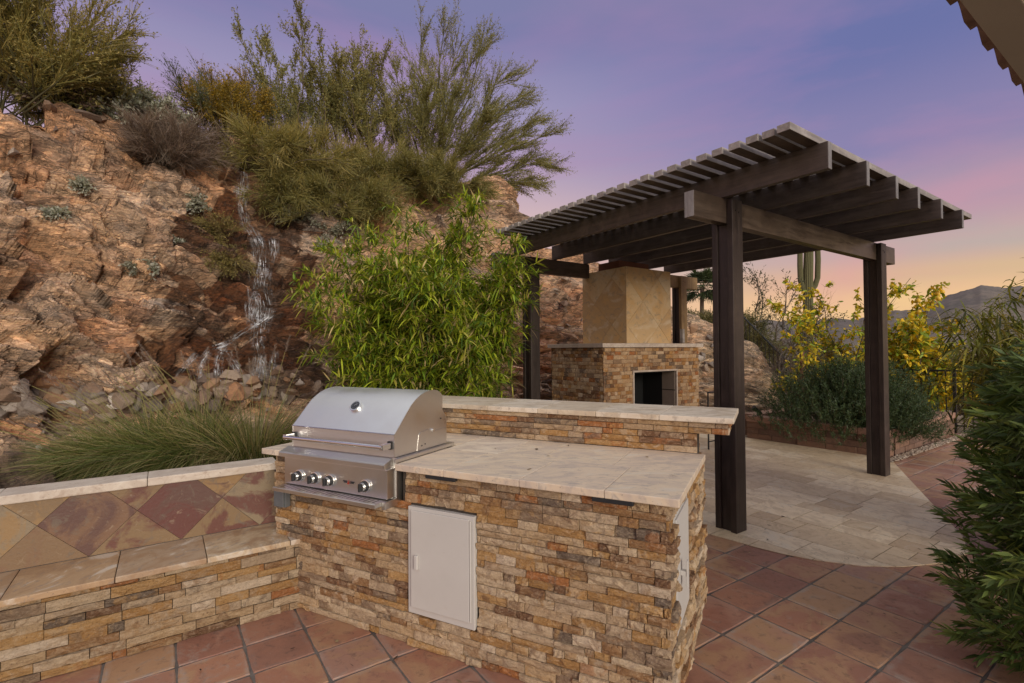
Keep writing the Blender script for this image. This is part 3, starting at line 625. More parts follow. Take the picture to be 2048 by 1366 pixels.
pad = Frame('travertine_pad', 'P', MB().prism(PAD, -.004, .001), 'grout')
HULL = PAD
def rect_pattern(u0, u1, v0, v1, rg):
    """rows of unequal travertine rectangles, long side along u"""
    v = v0; res = []
    while v < v1:
        hgt = rg.choice([.2, .3, .405, .405]); u = u0-rg.uniform(0, .5)
        while u < u1:
            ln = rg.choice([.3, .405, .61, .61]); 
            if hgt > .35 and rg.random() < .3: res += [(u, u+ln, v, v+hgt/2), (u, u+ln*.5, v+hgt/2, v+hgt), (u+ln*.5, u+ln, v+hgt/2, v+hgt)]
            else: res.append((u, u+ln, v, v+hgt))
            u += ln
        v += hgt
    return res
for (a, b, c0, d0) in rect_pattern(-6.0, -1.0, 3.5, 8.1, random.Random(4)):
    g = .0032; poly = clip_poly([(a+g, c0+g), (b-g, c0+g), (b-g, d0-g), (a+g, d0-g)], HULL)
    if len(poly) < 3: continue
    ctr = (sum(p[0] for p in poly)/len(poly), sum(p[1] for p in poly)/len(poly))
    ai_, bi_ = ifr(*ctr)
    if not any(see('P', *p) for p in poly) or ctr[0] < -5.6: continue
    zt_ = .0055+random.uniform(-.0006, .0006)
    mb = MB().prism([(p[0]-ctr[0], p[1]-ctr[1]) for p in poly], -.004, zt_); me = mb.mesh('travertine_tile'); o = mesh_obj('travertine_tile', me, 'padtile', pad.e); o.location = (*ctr, 0)

# ================================================================== STACKED STONE
def stone_mesh(seed):
    rg = np.random.default_rng(seed); nx, nz_ = 6, 3; vs = []; fs = []; skew = rg.normal(0, .08); tilt = rg.normal(0, .12)
    for j in range(nz_):
        for i in range(nx):
            x, z = i/(nx-1), j/(nz_-1); edge = (i in (0, nx-1)) or (j in (0, nz_-1))
            y = -(.80+rg.uniform(-.15, .18)+tilt*(z-.5)+skew*(x-.5)-(.16 if edge else 0)); vs.append((x+(0 if i in (0, nx-1) else rg.normal(0, .03)), y, z+(0 if j in (0, nz_-1) else rg.normal(0, .1))))
    for j in range(nz_-1):
        for i in range(nx-1): k = j*nx+i; fs.append((k, k+1, k+nx+1, k+nx))
    ring = [i for i in range(nx)]+[nx-1+nx*j for j in range(1, nz_)]+[nx*(nz_-1)+i for i in range(nx-2, -1, -1)]+[nx*j for j in range(nz_-2, 0, -1)]
    o = len(vs); vs += [(vs[k][0], 0.0, vs[k][2]) for k in ring]; n = len(ring)
    fs += [(ring[i], o+i, o+(i+1) % n, ring[(i+1) % n]) for i in range(n)]
    mb = MB().add(vs, fs); return mb
STONES = {}
def stone_variants(m):
    if m not in STONES:
        STONES[m] = []
        for i in range(22):
            mb = stone_mesh(100+i); me = mb.mesh('stone'); me.materials.append(mat(m)); STONES[m].append((me, mb))
    return STONES[m]
def stack(th, p0, p1, z0, z1, m='stone', rows=(.030, .050), lens=(.07, .24), depth=(.015, .034), holes=(), joined=False, seed=1, parent=None, limit=999, name='stone'):
    """split-face ledgestone on the face from p0 to p1 (frame coords); the outside is to the right of that direction"""
    rg = random.Random(seed); p0, p1 = np.array(p0, float), np.array(p1, float); ln = np.linalg.norm(p1-p0); d = (p1-p0)/ln; rz = math.atan2(d[1], d[0]); var = stone_variants(m); big = MB(); nmade = 0
    zs = []; z = z0
    while z < z1-.012:
        h = rg.uniform(*rows); h = z1-z if z+h > z1-.018 else h; zs.append((z, z+h)); z += h
    for (za, zb_) in zs:
        s = -rg.uniform(0, .1)
        while s < ln-.004:
            L = rg.uniform(*lens) if rg.random() < .8 else rg.uniform(lens[0], lens[1])*.55
            a, b = max(s, 0), min(s+L, ln); s += L
            if b-a < .02: continue
            segs = [(a, b)]
            for (h0, h1, hz0, hz1) in holes:
                if zb_ > hz0+.008 and za < hz1-.008:
                    nseg = []
                    for (x0, x1) in segs:
                        if x1 <= h0 or x0 >= h1: nseg.append((x0, x1))
                        else:
                            if h0-x0 > .02: nseg.append((x0, h0))
                            if x1-h1 > .02: nseg.append((h1, x1))
                    segs = nseg
            for (x0, x1) in segs:
                g = .0016; dep = rg.uniform(*depth); pos = p0+d*(x0+g); me, mb = rg.choice(var)
                if joined or nmade >= limit:
                    nrm = np.array([-d[1], d[0]])
                    big.add([(pos[0]+d[0]*q[0]*(x1-x0-2*g)+nrm[0]*q[1]*dep, pos[1]+d[1]*q[0]*(x1-x0-2*g)+nrm[1]*q[1]*dep, za+g+q[2]*(zb_-za-2*g)) for q in mb.v], mb.f)
                else:
                    o = bpy.data.objects.new(name, me); col.objects.link(o); o.parent = parent or th.e
                    o.location = (pos[0]-th.b[0], pos[1]-th.b[1], za+g-th.b[2]); o.rotation_euler = (0, 0, rz); o.scale = (x1-x0-2*g, dep, zb_-za-2*g); nmade += 1
    if big.v: th.part('stone_facing', big, m, parent, kind='stuff')
    return nmade

# ------------------------------------------------------------------ bench with tiled back wall
bench = Thing('stone_bench', 'built-in stacked stone bench with golden travertine seat slabs, lower left', 'bench', 'P', (-3.3, -.4, 0))
V0 = -2.6
bench.part('bench_core', B(-3.50, -3.145, V0, .78, 0, .372), 'mortar')
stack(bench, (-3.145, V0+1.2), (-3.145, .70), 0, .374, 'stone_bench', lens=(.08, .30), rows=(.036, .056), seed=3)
js = [-1.80, -1.40, -1.0, -.598, -.196, .188, .60, .74]
for a, b in zip(js[:-1], js[1:]): bench.part('seat_slab', B(-3.511, -3.112, a+.0015, b-.0015, .376, .406), 'seat', bevel=.005)
bw = Thing('bench_back_wall', 'low wall of diamond-set gold, plum and cream slate tiles with pale cap behind the bench', 'wall', 'P', (-3.59, -.4, 0))
bw.part('wall_core', B(-3.66, -3.519, V0, .70, 0, .742), 'grout')
CL = [(-1.9, .408), (.62, .408), (.62, .742), (-1.9, .742)]
for i in range(-7, 4):
    for j in range(-3, 9):
        s0, s1 = .323+.413*j, .323+.413*(j+1); t0, t1 = .075+.413*i, .075+.413*(i+1)       # z-v and z+v
        P4 = [((t-s)/2, (t+s)/2) for s, t in ((s0, t0), (s0, t1), (s1, t1), (s1, t0))]
        ctr = (sum(p[0] for p in P4)/4, sum(p[1] for p in P4)/4); P4 = [(ctr[0]+(p[0]-ctr[0])*.994, ctr[1]+(p[1]-ctr[1])*.994) for p in P4]
        if sum(P4[k][0]*P4[(k+1) % 4][1]-P4[(k+1) % 4][0]*P4[k][1] for k in range(4)) < 0: P4 = P4[::-1]
        pg = clip_poly(P4, CL)
        if len(pg) < 3: continue
        n = len(pg); mb = MB().add([(-3.521, p[0], p[1]) for p in pg]+[(-3.511, p[0], p[1]) for p in pg], [tuple(range(n))[::-1], tuple(range(n, 2*n))]+[(k, (k+1) % n, n+(k+1) % n, n+k) for k in range(n)])
        bw.part('slate_tile', mb, 'slate')
for a, b in zip(np.arange(-1.9, .5, .607), list(np.arange(-1.9, .5, .607)[1:])+[.60]): bw.part('cap_slab', B(-3.69, -3.488, a+.001, b-.001, .7445, .79), 'cap', bevel=.006)

# ------------------------------------------------------------------ island, counter, raised bar
isl = Thing('barbecue_island', 'stacked stone barbecue island with travertine counter and raised bar ledge', 'island', 'I', (-1.5, 2.5, 0))
A0, A1, FB = -2.655, -.345, 2.046
isl.part('island_core', B(A0+.02, -2.52, FB+.014, 2.90, 0, .884).box(-2.52, -1.69, FB+.014, 2.90, 0, .70).box(-2.52, -1.69, 2.56, 2.899, .70, .883).box(-1.69, A1-.014, FB+.0145, 2.901, 0, .8835), 'mortar')
GR = (-2.465-A0, -1.665-A0, .725, .99)
nfront = stack(isl, (A0, FB+.016), (A1, FB+.016), 0, .886, holes=[GR, (-1.636-A0, -1.240-A0, .172, .712)], seed=8, lens=(.07, .24))
stack(isl, (A1-.016, FB), (A1-.016, 3.17), 0, .886, holes=[(2.165-FB, 2.57-FB, .27, .80)], seed=9, joined=True, depth=(.016, .05))
stack(isl, (A0+.016, 2.95), (A0+.016, FB), .40, .886, seed=12, joined=True)
# counter slabs
cs_a = [-1.695, -1.40, -.99, -.60, -.302]; 
for a, b in zip(cs_a[:-1], cs_a[1:]): isl.part('counter_slab', B(a+.0008, b-.0008, 2.0, 2.452, .888, .921), 'counter', bevel=.004)
cs_b = [-1.69, -1.345, -1.09, -.69, -.302]
for a, b in zip(cs_b[:-1], cs_b[1:]): isl.part('counter_slab', B(a+.0008, b-.0008, 2.4536, 2.925, .888, .9205), 'counter', bevel=.003)
isl.part('counter_slab', B(-2.70, -2.506, 1.985, 2.925, .888, .921), 'counter', bevel=.004)
isl.part('counter_slab', B(-2.505, -1.70, 2.575, 2.925, .888, .9205), 'counter', bevel=.003)
# raised bar
isl.part('bar_wall', B(A0+.02, A1-.016, 2.938, 3.16, .0, 1.094).box(A1-.0165, -.20, 2.94, 3.158, 1.03, 1.0935), 'mortar')
stack(isl, (-2.1, 2.94), (-.345, 2.94), .922, 1.03, seed=21, rows=(.034, .04), lens=(.10, .30))
stack(isl, (-2.1, 2.94), (-.185, 2.94), 1.031, 1.095, seed=22, rows=(.03, .034), lens=(.12, .32))
stack(isl, (-.20, 2.93), (-.20, 3.16), 1.031, 1.095, seed=23, rows=(.03, .034), joined=True)
bj = [-2.66, -2.42, -2.04, -1.669, -1.299, -.917, -.545, -.155]
for a, b in zip(bj[:-1], bj[1:]): isl.part('bar_slab', B(a+.0008, b-.0008, 2.898, 3.415, 1.0965, 1.1275), 'bartop', bevel=.004)
# beige access door in the front
dfr = isl.part('access_door', B(-1.634, -1.242, 2.030, 2.060, .175, .709), 'doorpaint', bevel=.003)
isl.part('door_leaf', B(-1.612, -1.266, 2.020, 2.0295, .208, .694), 'doorpaint', dfr, bevel=.004)
isl.part('latch', B(-1.582, -1.562, 2.006, 2.0195, .405, .475), 'doorpaint', dfr, bevel=.004)
isl.part('hinge', MB().tube([(-1.259, 2.022, .215), (-1.259, 2.022, .690)], .0045, 8), 'doorpaint', dfr)
# door in the right end
efr = isl.part('access_door', B(-.372, -.352, 2.168, 2.565, .275, .795), 'doorpaint', bevel=.003)
isl.part('door_leaf', B(-.3518, -.344, 2.19, 2.545, .295, .778), 'doorpaint', efr, bevel=.003)
isl.part('latch', B(-.3438, -.318, 2.275, 2.30, .515, .535).box(-.3185, -.312, 2.272, 2.304, .47, .58), 'doorpaint', efr, bevel=.002)
# light bars under the counter edge
for a, b in ((-1.508, -1.335), (-.655, -.482)):
    lb = isl.part('light_bar', B(a, b, 2.006, 2.034, .868, .8875), 'black', bevel=.003)
# weatherproof outlet box below the grill
ob = isl.part('outlet_box', B(-2.592, -2.505, 1.995, 2.032, .588, .690), 'plastic', bevel=.006)
isl.part('outlet_cover', B(-2.588, -2.509, 1.982, 1.9945, .592, .682), 'plastic', ob, bevel=.004)

# ------------------------------------------------------------------ built-in gas grill
gr = Thing('built_in_grill', 'stainless steel built-in gas grill with closed curved lid and four knobs', 'grill', 'I', (-2.1, 2.2, .72))
GA, GB = -2.476, -1.713
lidp = [(2.021, .948), (2.021, 1.066), (2.052, 1.098), (2.082, 1.129), (2.12, 1.168), (2.155, 1.201), (2.192, 1.227), (2.232, 1.248), (2.272, 1.261), (2.313, 1.269), (2.355, 1.271), (2.392, 1.267), (2.425, 1.253), (2.449, 1.232), (2.449, 1.15), (2.49, 1.10), (2.49, .948)]
lid = gr.part('lid', MB().extrude_x(lidp, GA+.004, GB-.004), 'steel_lid', smooth=True)
for x0, x1 in ((GA, GA+.0035), (GB-.0035, GB)): gr.part('lid_end', MB().extrude_x([(y-.002 if y < 2.03 else y, z+.002 if z > 1.2 else z) for y, z in lidp], x0, x1), 'steel', lid)
gr.part('lid_crease', MB().tube([(GA, 2.020, 1.066), (GB, 2.020, 1.066)], .0035, 8), 'chrome', lid)
gr.part('side_shield', MB().extrude_x([(2.205, .948), (2.22, 1.035), (2.235, 1.046), (2.305, 1.055), (2.325, 1.032), (2.36, 1.036), (2.484, 1.04), (2.484, .948)], GB+.0005, GB+.0028), 'steel', lid)
for y, z in ((2.245, .972), (2.275, .976), (2.428, 1.10)): gr.part('screw', MB().tube([(GB-.001, y, z), (GB+.0045, y, z)], .004, 8), 'iron', lid)
gr.part('pivot_bolt', MB().tube([(GB, 2.345, 1.044), (GB+.012, 2.345, 1.044)], .008, 10), 'chrome', lid)
hd = gr.part('handle', MB().tube([(GA+.018, 1.952, 1.010), (GB-.022, 1.952, 1.010)], .0115, 14), 'chrome', lid, smooth=True)
for x in (GA+.012, GB-.038):
    gr.part('handle_post', B(x, x+.026, 1.945, 2.006, .996, 1.026), 'chrome', hd, bevel=.004)
    gr.part('handle_washer', B(x+.001, x+.025, 2.0065, 2.0195, .99, 1.032), 'iron', hd, bevel=.002)
# gauge on the sloping lid
gn = Vector((0, -.72, .69)).normalized(); gc = np.array([-2.085, 2.133, 1.181])
def disc(c0, n, r, h, k=26):
    n = np.array(n); return MB().tube([np.array(c0), np.array(c0)+n*h], r, k)
gg = gr.part('gauge', disc(gc-np.array(gn)*.004, gn, .036, .018), 'chrome', lid, bevel=.003)
gr.part('gauge_dial', disc(gc+np.array(gn)*.0143, gn, .027, .001), 'gauge', gg)
gr.part('gauge_needle', MB().tube([gc+np.array(gn)*.0163+np.array([-.004, -.003, -.003]), gc+np.array(gn)*.0163+np.array([.014, .008, .008])], .0013, 5), 'chrome', gg)
# firebox, front shelf, control panel, drip tray
gr.part('firebox', B(GA-.012, GB+.010, 2.024, 2.536, .715, .9455), 'steel', bevel=.003)
gr.part('front_shelf', MB().extrude_x([(1.958, .896), (1.958, .918), (1.963, .9235), (1.972, .926), (2.0225, .944), (2.0225, .896)], -2.513, -1.728), 'steel', smooth=True)
gr.part('side_trim', B(GB+.0105, GB+.022, 2.00, 2.54, .925, .944), 'steel', bevel=.002)
pan = gr.part('control_panel', MB().extrude_x([(1.962, .748), (1.962, .8955), (2.05, .8955), (2.05, .748)], -2.468, -1.712), 'steel', bevel=.002)
for a in (-2.345, -2.22, -2.105, -1.853):
    kb = gr.part('knob', MB().tube([(a, 1.9618, .802), (a, 1.950, .802)], .0335, 24), 'chrome', pan, bevel=.003)
    gr.part('knob_ring', MB().tube([(a, 1.9495, .802), (a, 1.936, .802)], [.0265, .0255], 24), 'black', kb)
    gr.part('knob_grip', MB().tube([(a, 1.9355, .802), (a, 1.922, .802)], [.0235, .021], 20), 'chrome', kb)
    gr.part('knob_ridge', B(a-.0058, a+.0058, 1.909, 1.9215, .781, .823), 'black', kb, bevel=.003)
em = gr.part('emblem', MB().prism([(0, 0), (.013, .005), (.017, -.009), (0, -.014), (-.017, -.009), (-.013, .005)], 0, .003), 'chrome', pan)
em.data.transform(Matrix.Rotation(math.radians(90), 4, 'X')); em.location = (-1.972-gr.b[0], 1.9612-gr.b[1], .809-gr.b[2])
gr.part('emblem', B(-2.006, -1.984, 1.9585, 1.9615, .802, .807).box(-2.012, -1.986, 1.9584, 1.9614, .8085, .814), 'gauge', pan); gr.part('emblem', B(-1.960, -1.938, 1.9585, 1.9615, .802, .807).box(-1.958, -1.932, 1.9584, 1.9614, .8085, .814), 'gauge', pan)
gr.part('emblem', MB().add([(-1.980, 1.9572, .797), (-1.964, 1.9572, .797), (-1.972, 1.9572, .823), (-1.972, 1.9605, .806)], [(0, 1, 2), (0, 3, 1), (1, 3, 2), (2, 3, 0)]), 'red', pan)
gr.part('igniter_light', MB().tube([(-2.412, 1.962, .806), (-2.412, 1.957, .806)], .005, 10), 'cap', pan)
tray = gr.part('drip_tray', MB().extrude_x([(1.883, .722), (1.883, .741), (1.887, .743), (2.02, .743), (2.02, .722)], -2.47, -1.722), 'steel', bevel=.0015)
gr.part('tray_end', B(-1.7215, -1.70, 1.93, 2.028, .705, .742), 'steel', tray, bevel=.002)
for k in range(24):
    x = -2.43+k*.0292; gr.part('vent_slot', MB().add([(x, 1.902, .7436), (x+.005, 1.902, .7436), (x+.008, 1.948, .7436), (x+.003, 1.948, .7436)], [(0, 1, 2, 3)]), 'iron', tray)

# ------------------------------------------------------------------ pergola
pg = Thing('pergola', 'dark brown timber pergola with open slatted roof on four built-up posts', 'pergola', 'P', (-3.8, 5.4, 0))
def post(u0, v0, front='wood_z', tall=2.725, back=2.60):
    """three boards: two outer planks with a recessed core that carries the beam"""
    p = pg.part('post', B(u0-.138, u0-.052, v0+.022, v0+.128, .0, 2.527), 'wood_z', bevel=.002)
    pg.part('post_board', B(u0-.05, u0, v0, v0+.150, .0, tall), front, p, bevel=.004)
    pg.part('post_board', B(u0-.19, u0-.14, v0+.004, v0+.146, .0, tall-.01), 'wood_z', p, bevel=.004)
    for z in (tall-.09, tall-.10): pg.part('bolt', MB().tube([(u0-.001, v0+.05+(.045 if z < tall-.095 else 0), z), (u0+.004, v0+.05+(.045 if z < tall-.095 else 0), z)], .006, 8), 'iron', p)
    return p
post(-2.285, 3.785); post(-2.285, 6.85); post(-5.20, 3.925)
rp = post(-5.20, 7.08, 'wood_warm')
pg.part('outlet_box', B(-5.195, -5.14, 7.02, 7.075, 1.60, 1.83), 'wood_slat', rp, bevel=.004)
def beam(u0, v0, v1, m='wood_v'):
    b = pg.part('beam', B(u0-.137, u0-.052, v0, v1, 2.53, 2.732), m, bevel=.004)
    pg.part('beam_end', B(u0-.136, u0-.053, v0-.003, v0-.0004, 2.531, 2.731), 'wood_end', b); return b
beam(-2.285, 3.352, 7.43)
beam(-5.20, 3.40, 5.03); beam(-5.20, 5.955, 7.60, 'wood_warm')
for v in (3.757, 4.395, 4.98, 5.495, 6.117, 6.782):
    r = pg.part('rafter', B(-5.30, -1.545, v-.026, v+.026, 2.7345, 2.925), 'wood_u', bevel=.003)
    pg.part('rafter_end', B(-1.5446, -1.541, v-.0245, v+.0245, 2.736, 2.9235), 'wood_end', r)
us_ = [-1.600, -1.707]; 
while us_[-1] > -4.95: us_.append(us_[-1]-(.110 if len(us_) == 2 else .1345))
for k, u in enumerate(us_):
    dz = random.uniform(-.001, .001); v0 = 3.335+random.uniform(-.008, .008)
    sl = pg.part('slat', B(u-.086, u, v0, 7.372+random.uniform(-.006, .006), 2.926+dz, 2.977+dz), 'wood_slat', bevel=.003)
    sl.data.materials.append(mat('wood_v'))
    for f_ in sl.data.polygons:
        if f_.normal.z < -.6: f_.material_index = 1  # underside faces get a darker wood, standing in for shade below the slats
# ------------------------------------------------------------------ fireplace
fp = Thing('outdoor_fireplace', 'outdoor stone fireplace with slate chimney, travertine mantel and black firebox', 'fireplace', 'P', (-5.0, 5.5, 0))
FU, FV0, FV1, FZ = -4.475, 4.515, 6.485, 1.522
OV0, OV1, OZ = 5.07, 5.95, 1.193
core = MB().box(-5.52, FU-.62, FV0+.016, FV1-.016, 0, FZ).box(FU-.62, FU-.012, FV0+.017, OV0, 0, FZ-.001).box(FU-.62, FU-.012, OV1, FV1-.017, 0, FZ-.001).box(FU-.62, FU-.012, OV0, OV1, OZ, FZ-.0015)
fp.part('fireplace_core', core, 'mortar')
stack(fp, (FU-.012, FV0), (FU-.012, FV1), .62, FZ, 'stone_warm', holes=[(OV0-FV0-.01, OV1-FV0+.01, 0, OZ+.01)], lens=(.06, .16), rows=(.045, .058), depth=(.012, .024), seed=31, limit=165)
stack(fp, (-5.50, FV0+.014), (FU-.012, FV0+.014), .62, FZ, 'stone', lens=(.06, .16), rows=(.045, .058), depth=(.012, .024), seed=32, limit=130)
stack(fp, (FU-.012, FV0), (FU-.012, FV1), 0, .615, 'stone_warm', holes=[(OV0-FV0-.01, OV1-FV0+.01, 0, OZ+.01)], lens=(.06, .16), rows=(.045, .058), depth=(.012, .024), seed=33, joined=True)
stack(fp, (-5.50, FV0+.014), (FU-.012, FV0+.014), 0, .615, 'stone', lens=(.06, .16), rows=(.045, .058), depth=(.012, .024), seed=34, joined=True)
fp.part('firebox_back', B(FU-.60, FU-.585, OV0+.002, OV1-.002, .02, OZ-.002), 'firebox'); fp.part('firebox_side', B(FU-.58, FU-.20, OV0+.001, OV0+.012, .02, OZ-.002), 'firebox')
fp.part('firebox_top', B(FU-.58, FU-.02, OV0+.013, OV1-.015, OZ-.014, OZ-.002), 'firebox')
fp.part('opening_trim', B(FU-.02, FU+.012, OV0-.022, OV0, .0, OZ).box(FU-.02, FU+.012, OV1, OV1+.022, .0, OZ).box(FU-.0195, FU+.0125, OV0-.022, OV1+.022, OZ+.0005, OZ+.024), 'cap', bevel=.002)
fp.part('firebox_side', B(FU-.58, FU-.235, OV1-.014, OV1-.002, .02, OZ-.002), 'firebox')
for z in (.3, .61, .92): fp.part('liner_tile', B(FU-.234, FU-.021, OV1-.012, OV1-.001, z+.002, min(z+.30, OZ)-.002), 'liner')
fp.part('mantel_slab', B(-5.53, FU+.045, FV0-.055, 5.40, FZ+.002, FZ+.055), 'cap', bevel=.005); fp.part('mantel_slab', B(-5.53, FU+.045, 5.402, FV1+.055, FZ+.002, FZ+.055), 'cap', bevel=.005)
CU, CV0, CV1, CZ0, CZ1 = -4.555, 5.03, 5.955, 1.579, 2.605
ch = fp.part('chimney', B(-5.40, CU-.012, CV0+.012, CV1-.012, CZ0, CZ1-.003), 'liner')
def diamonds(plane, lo, hi, side, ofs):
    CLP = [(lo, CZ0+.002), (hi, CZ0+.002), (hi, CZ1), (lo, CZ1)]
    for i in range(-3, 4):
        for j in range(-3, 4):
            cx_, cz_ = lo+ofs+i*side*.7071+(0), CZ0+.25+j*side*.7071
            if (i+j) % 2: continue
            h_ = side*.7071*.994; P4 = [(cx_+h_, cz_), (cx_, cz_+h_), (cx_-h_, cz_), (cx_, cz_-h_)]; pgn = clip_poly(P4, CLP)
            if len(pgn) < 3: continue
            n = len(pgn); t = .0115+random.uniform(-.001, .0006)
            if plane == 'u': vs_ = [(CU-.0118, p[0], p[1]) for p in pgn]+[(CU-.012+t, p[0], p[1]) for p in pgn]
            else: vs_ = [(p[0], CV0+.0118, p[1]) for p in pgn]+[(p[0], CV0+.012-t, p[1]) for p in pgn]
            fp.part('slate_tile', MB().add(vs_, [tuple(range(n))[::-1], tuple(range(n, 2*n))]+[(k, (k+1) % n, n+(k+1) % n, n+k) for k in range(n)]), 'chimney', ch)
diamonds('u', CV0, CV1, .46, .33); diamonds('v', -5.40, CU, .46, .25)
fp.part('flue', B(-5.20, -4.80, 5.16, 5.78, CZ1-.001, 2.735), 'rust', bevel=.004)
# small iron log rack beside the hearth
lr = Thing('iron_log_rack', 'small black iron log rack beside the fireplace, behind the near post', 'rack', 'P', (-4.30, 6.80, 0))
for v in (6.62, 6.98): lr.part('rack_end', MB().tube([(-4.42, v, .006), (-4.42, v, .85), (-4.20, v, .85), (-4.20, v, .006)], .012, 8), 'iron')
lr.part('rack_rail', MB().tube([(-4.42, 6.62, .12), (-4.42, 6.98, .12)], .010, 8), 'iron'); lr.part('rack_rail', MB().tube([(-4.20, 6.62, .12), (-4.20, 6.98, .12)], .010, 8), 'iron')
lr.part('rack_rail', MB().tube([(-4.20, 6.62, .85), (-4.20, 6.98, .85)], .012, 8), 'iron'); lr.part('rack_rail', MB().tube([(-4.42, 6.62, .85), (-4.42, 6.98, .85)], .012, 8), 'iron')

# ------------------------------------------------------------------ planter of retaining blocks
pl = Thing('block_planter', 'raised planter of reddish retaining blocks with flat caps behind the far post', 'planter', 'P', (-3.65, 9.6, 0))
pl.part('planter_soil', B(-4.62, -2.78, 8.20, 11.1, -.02, .30), 'soil')
def blocks(p0, p1, inner, rg):
    p0, p1 = np.array(p0, float), np.array(p1, float); ln = np.linalg.norm(p1-p0); d = (p1-p0)/ln; n = np.array(inner, float)
    for r in range(3):
        s = -(.2 if r % 2 else 0)
        while s < ln-.02:
            a, b = max(s, 0), min(s+.40, ln); s += .40
            if b-a < .05: continue
            j = rg.uniform(0, .014); q = [p0+d*(a+.003)+n*j, p0+d*(b-.003)+n*j, p0+d*(b-.003)+n*.2, p0+d*(a+.003)+n*.2]
            pl.part('block', MB().prism([tuple(x) for x in q], r*.094+.001, r*.094+.092), 'block', bevel=.005)
    s = 0
    while s < ln-.02:
        a, b = s, min(s+.405, ln); s += .405
        q = [p0+d*(a+.002)-n*.015, p0+d*(b-.002)-n*.015, p0+d*(b-.002)+n*.235, p0+d*(a+.002)+n*.235]; pl.part('cap_block', MB().prism([tuple(x) for x in q], .2835, .376), 'blockcap', bevel=.007)
rgp = random.Random(2)
blocks((-4.62, 7.99), (-2.64, 8.03), (0, 1), rgp); blocks((-2.62, 8.245), (-2.70, 11.15), (-1, 0), rgp); blocks((-4.82, 8.24), (-4.80, 11.0), (1, 0), rgp)
# gravel strip beside it
gb = MB(); icoV = [(0, 0, 1), (.9, 0, .1), (.25, .85, .1), (-.75, .5, .1), (-.7, -.5, .1), (.3, -.85, .1), (0, 0, -.6)]; icoF = [(0, 1, 2), (0, 2, 3), (0, 3, 4), (0, 4, 5), (0, 5, 1), (6, 2, 1), (6, 3, 2), (6, 4, 3), (6, 5, 4), (6, 1, 5)]
def gravel(n, area):
    for _ in range(n):
        u, v = area(); s = random.uniform(.010, .026); a = random.uniform(0, 6.28); x, y = w2('P', u, v)
        gb.add([(x+s*(q[0]*math.cos(a)-q[1]*math.sin(a)), y+s*(q[0]*math.sin(a)+q[1]*math.cos(a))*.8, s*.4+s*q[2]*.7+random.uniform(-.002, .012)) for q in icoV], icoF)
gravel(1500, lambda: (random.uniform(-2.62, -2.50+.0), random.uniform(7.75, 11.2))); gravel(700, lambda: (random.uniform(-2.55, -1.6), random.uniform(11.25, 12.6)))
gv = mesh_obj('gravel', gb.mesh('gravel'), 'gravel', None, 'stuff'); gv['label'] = 'strip of tan gravel along the foot of the block planter'; gv['category'] = 'gravel'
# landscape uplight on the planter edge
sx, sy, _ = at_depth(1506, 826, 8.5); ul = Thing('landscape_spotlight', 'small black landscape spotlight standing at the planter edge', 'spotlight', 'P', (-4.50, 8.12, .376))
ul.part('stake', MB().tube([(-4.50, 8.12, .372), (-4.50, 8.12, .43)], .008, 8), 'iron'); ul.part('lamp_housing', MB().tube([(-4.46, 8.16, .415), (-4.52, 8.06, .50)], [.026, .036], 12), 'iron'); ul.part('lamp_hood', MB().tube([(-4.52, 8.06, .50), (-4.533, 8.04, .518)], [.040, .040], 12), 'iron')

# ------------------------------------------------------------------ iron fences
fn = Thing('iron_fence', 'low black iron picket fence at the end of the patio, beyond the planter', 'fence', 'P', (-3.0, 11.35, 0))
fn.part('top_rail', B(-5.2, 1.2, 11.33, 11.37, 1.07, 1.10), 'iron'); fn.part('bottom_rail', B(-5.2, 1.2, 11.335, 11.365, .12, .145), 'iron')
for u in np.arange(-5.1, .6, .118): fn.part('picket', B(u-.008, u+.008, 11.342, 11.358, .03, 1.0695), 'iron')
for u in (-5.18, -2.74, -.2): fn.part('fence_post', B(u-.022, u+.022, 11.326, 11.374, .0, 1.115), 'iron')
sf0, sf1 = at_depth(1470, 617, 13.2), at_depth(1590, 738, 11.6)
fs = Thing('sloping_iron_fence', 'black iron fence running down the dirt slope behind the leafless shrub', 'fence', 'W', (sf0[0], sf0[1], sf0[2]-1))
bot0, bot1 = sf0-np.array([0, 0, .98]), sf1-np.array([0, 0, .72])
for nm, a, b, r0 in (('top_rail', sf0, sf1, .022), ('bottom_rail', bot0, bot1, .020)): fs.part(nm, MB().tube([a, b], r0, 6), 'iron')
for k in range(16):
    t = k/15; fs.part('picket', MB().tube([sf0*(1-t)+sf1*t, bot0*(1-t)+bot1*t-np.array([0, 0, .12])], .010, 5), 'iron')

# ------------------------------------------------------------------ eave of the house, upper right
ev = Thing('house_eave', 'corner of the house eave with clay barrel tiles, upper right', 'roof', 'P', (-.4, 4.5, 2.9))
ev.part('eave_beam', B(-.555, -.42, 1.2, 8.6, 2.81, 3.02), 'stucco', bevel=.004)
ev.part('soffit', B(-.419, .02, 1.2, 8.6, 2.88, 2.91), 'stucco'); ev.part('drip_edge', B(-.565, -.556, 1.2, 8.6, 2.865, 2.98), 'flashing')
ev.part('roof_deck', MB().extrude_x([(0, 0), (1, 0)], 0, 0) if False else MB().add([(-.60, 1.2, 3.025), (.10, 1.2, 3.20), (.10, 8.6, 3.20), (-.60, 8.6, 3.025), (-.60, 1.2, 3.045), (.10, 1.2, 3.22), (.10, 8.6, 3.22), (-.60, 8.6, 3.045)], [(0, 3, 2, 1), (4, 5, 6, 7), (0, 1, 5, 4), (1, 2, 6, 5), (2, 3, 7, 6), (3, 0, 4, 7)]), 'flashing')
v = 1.3; k = 0
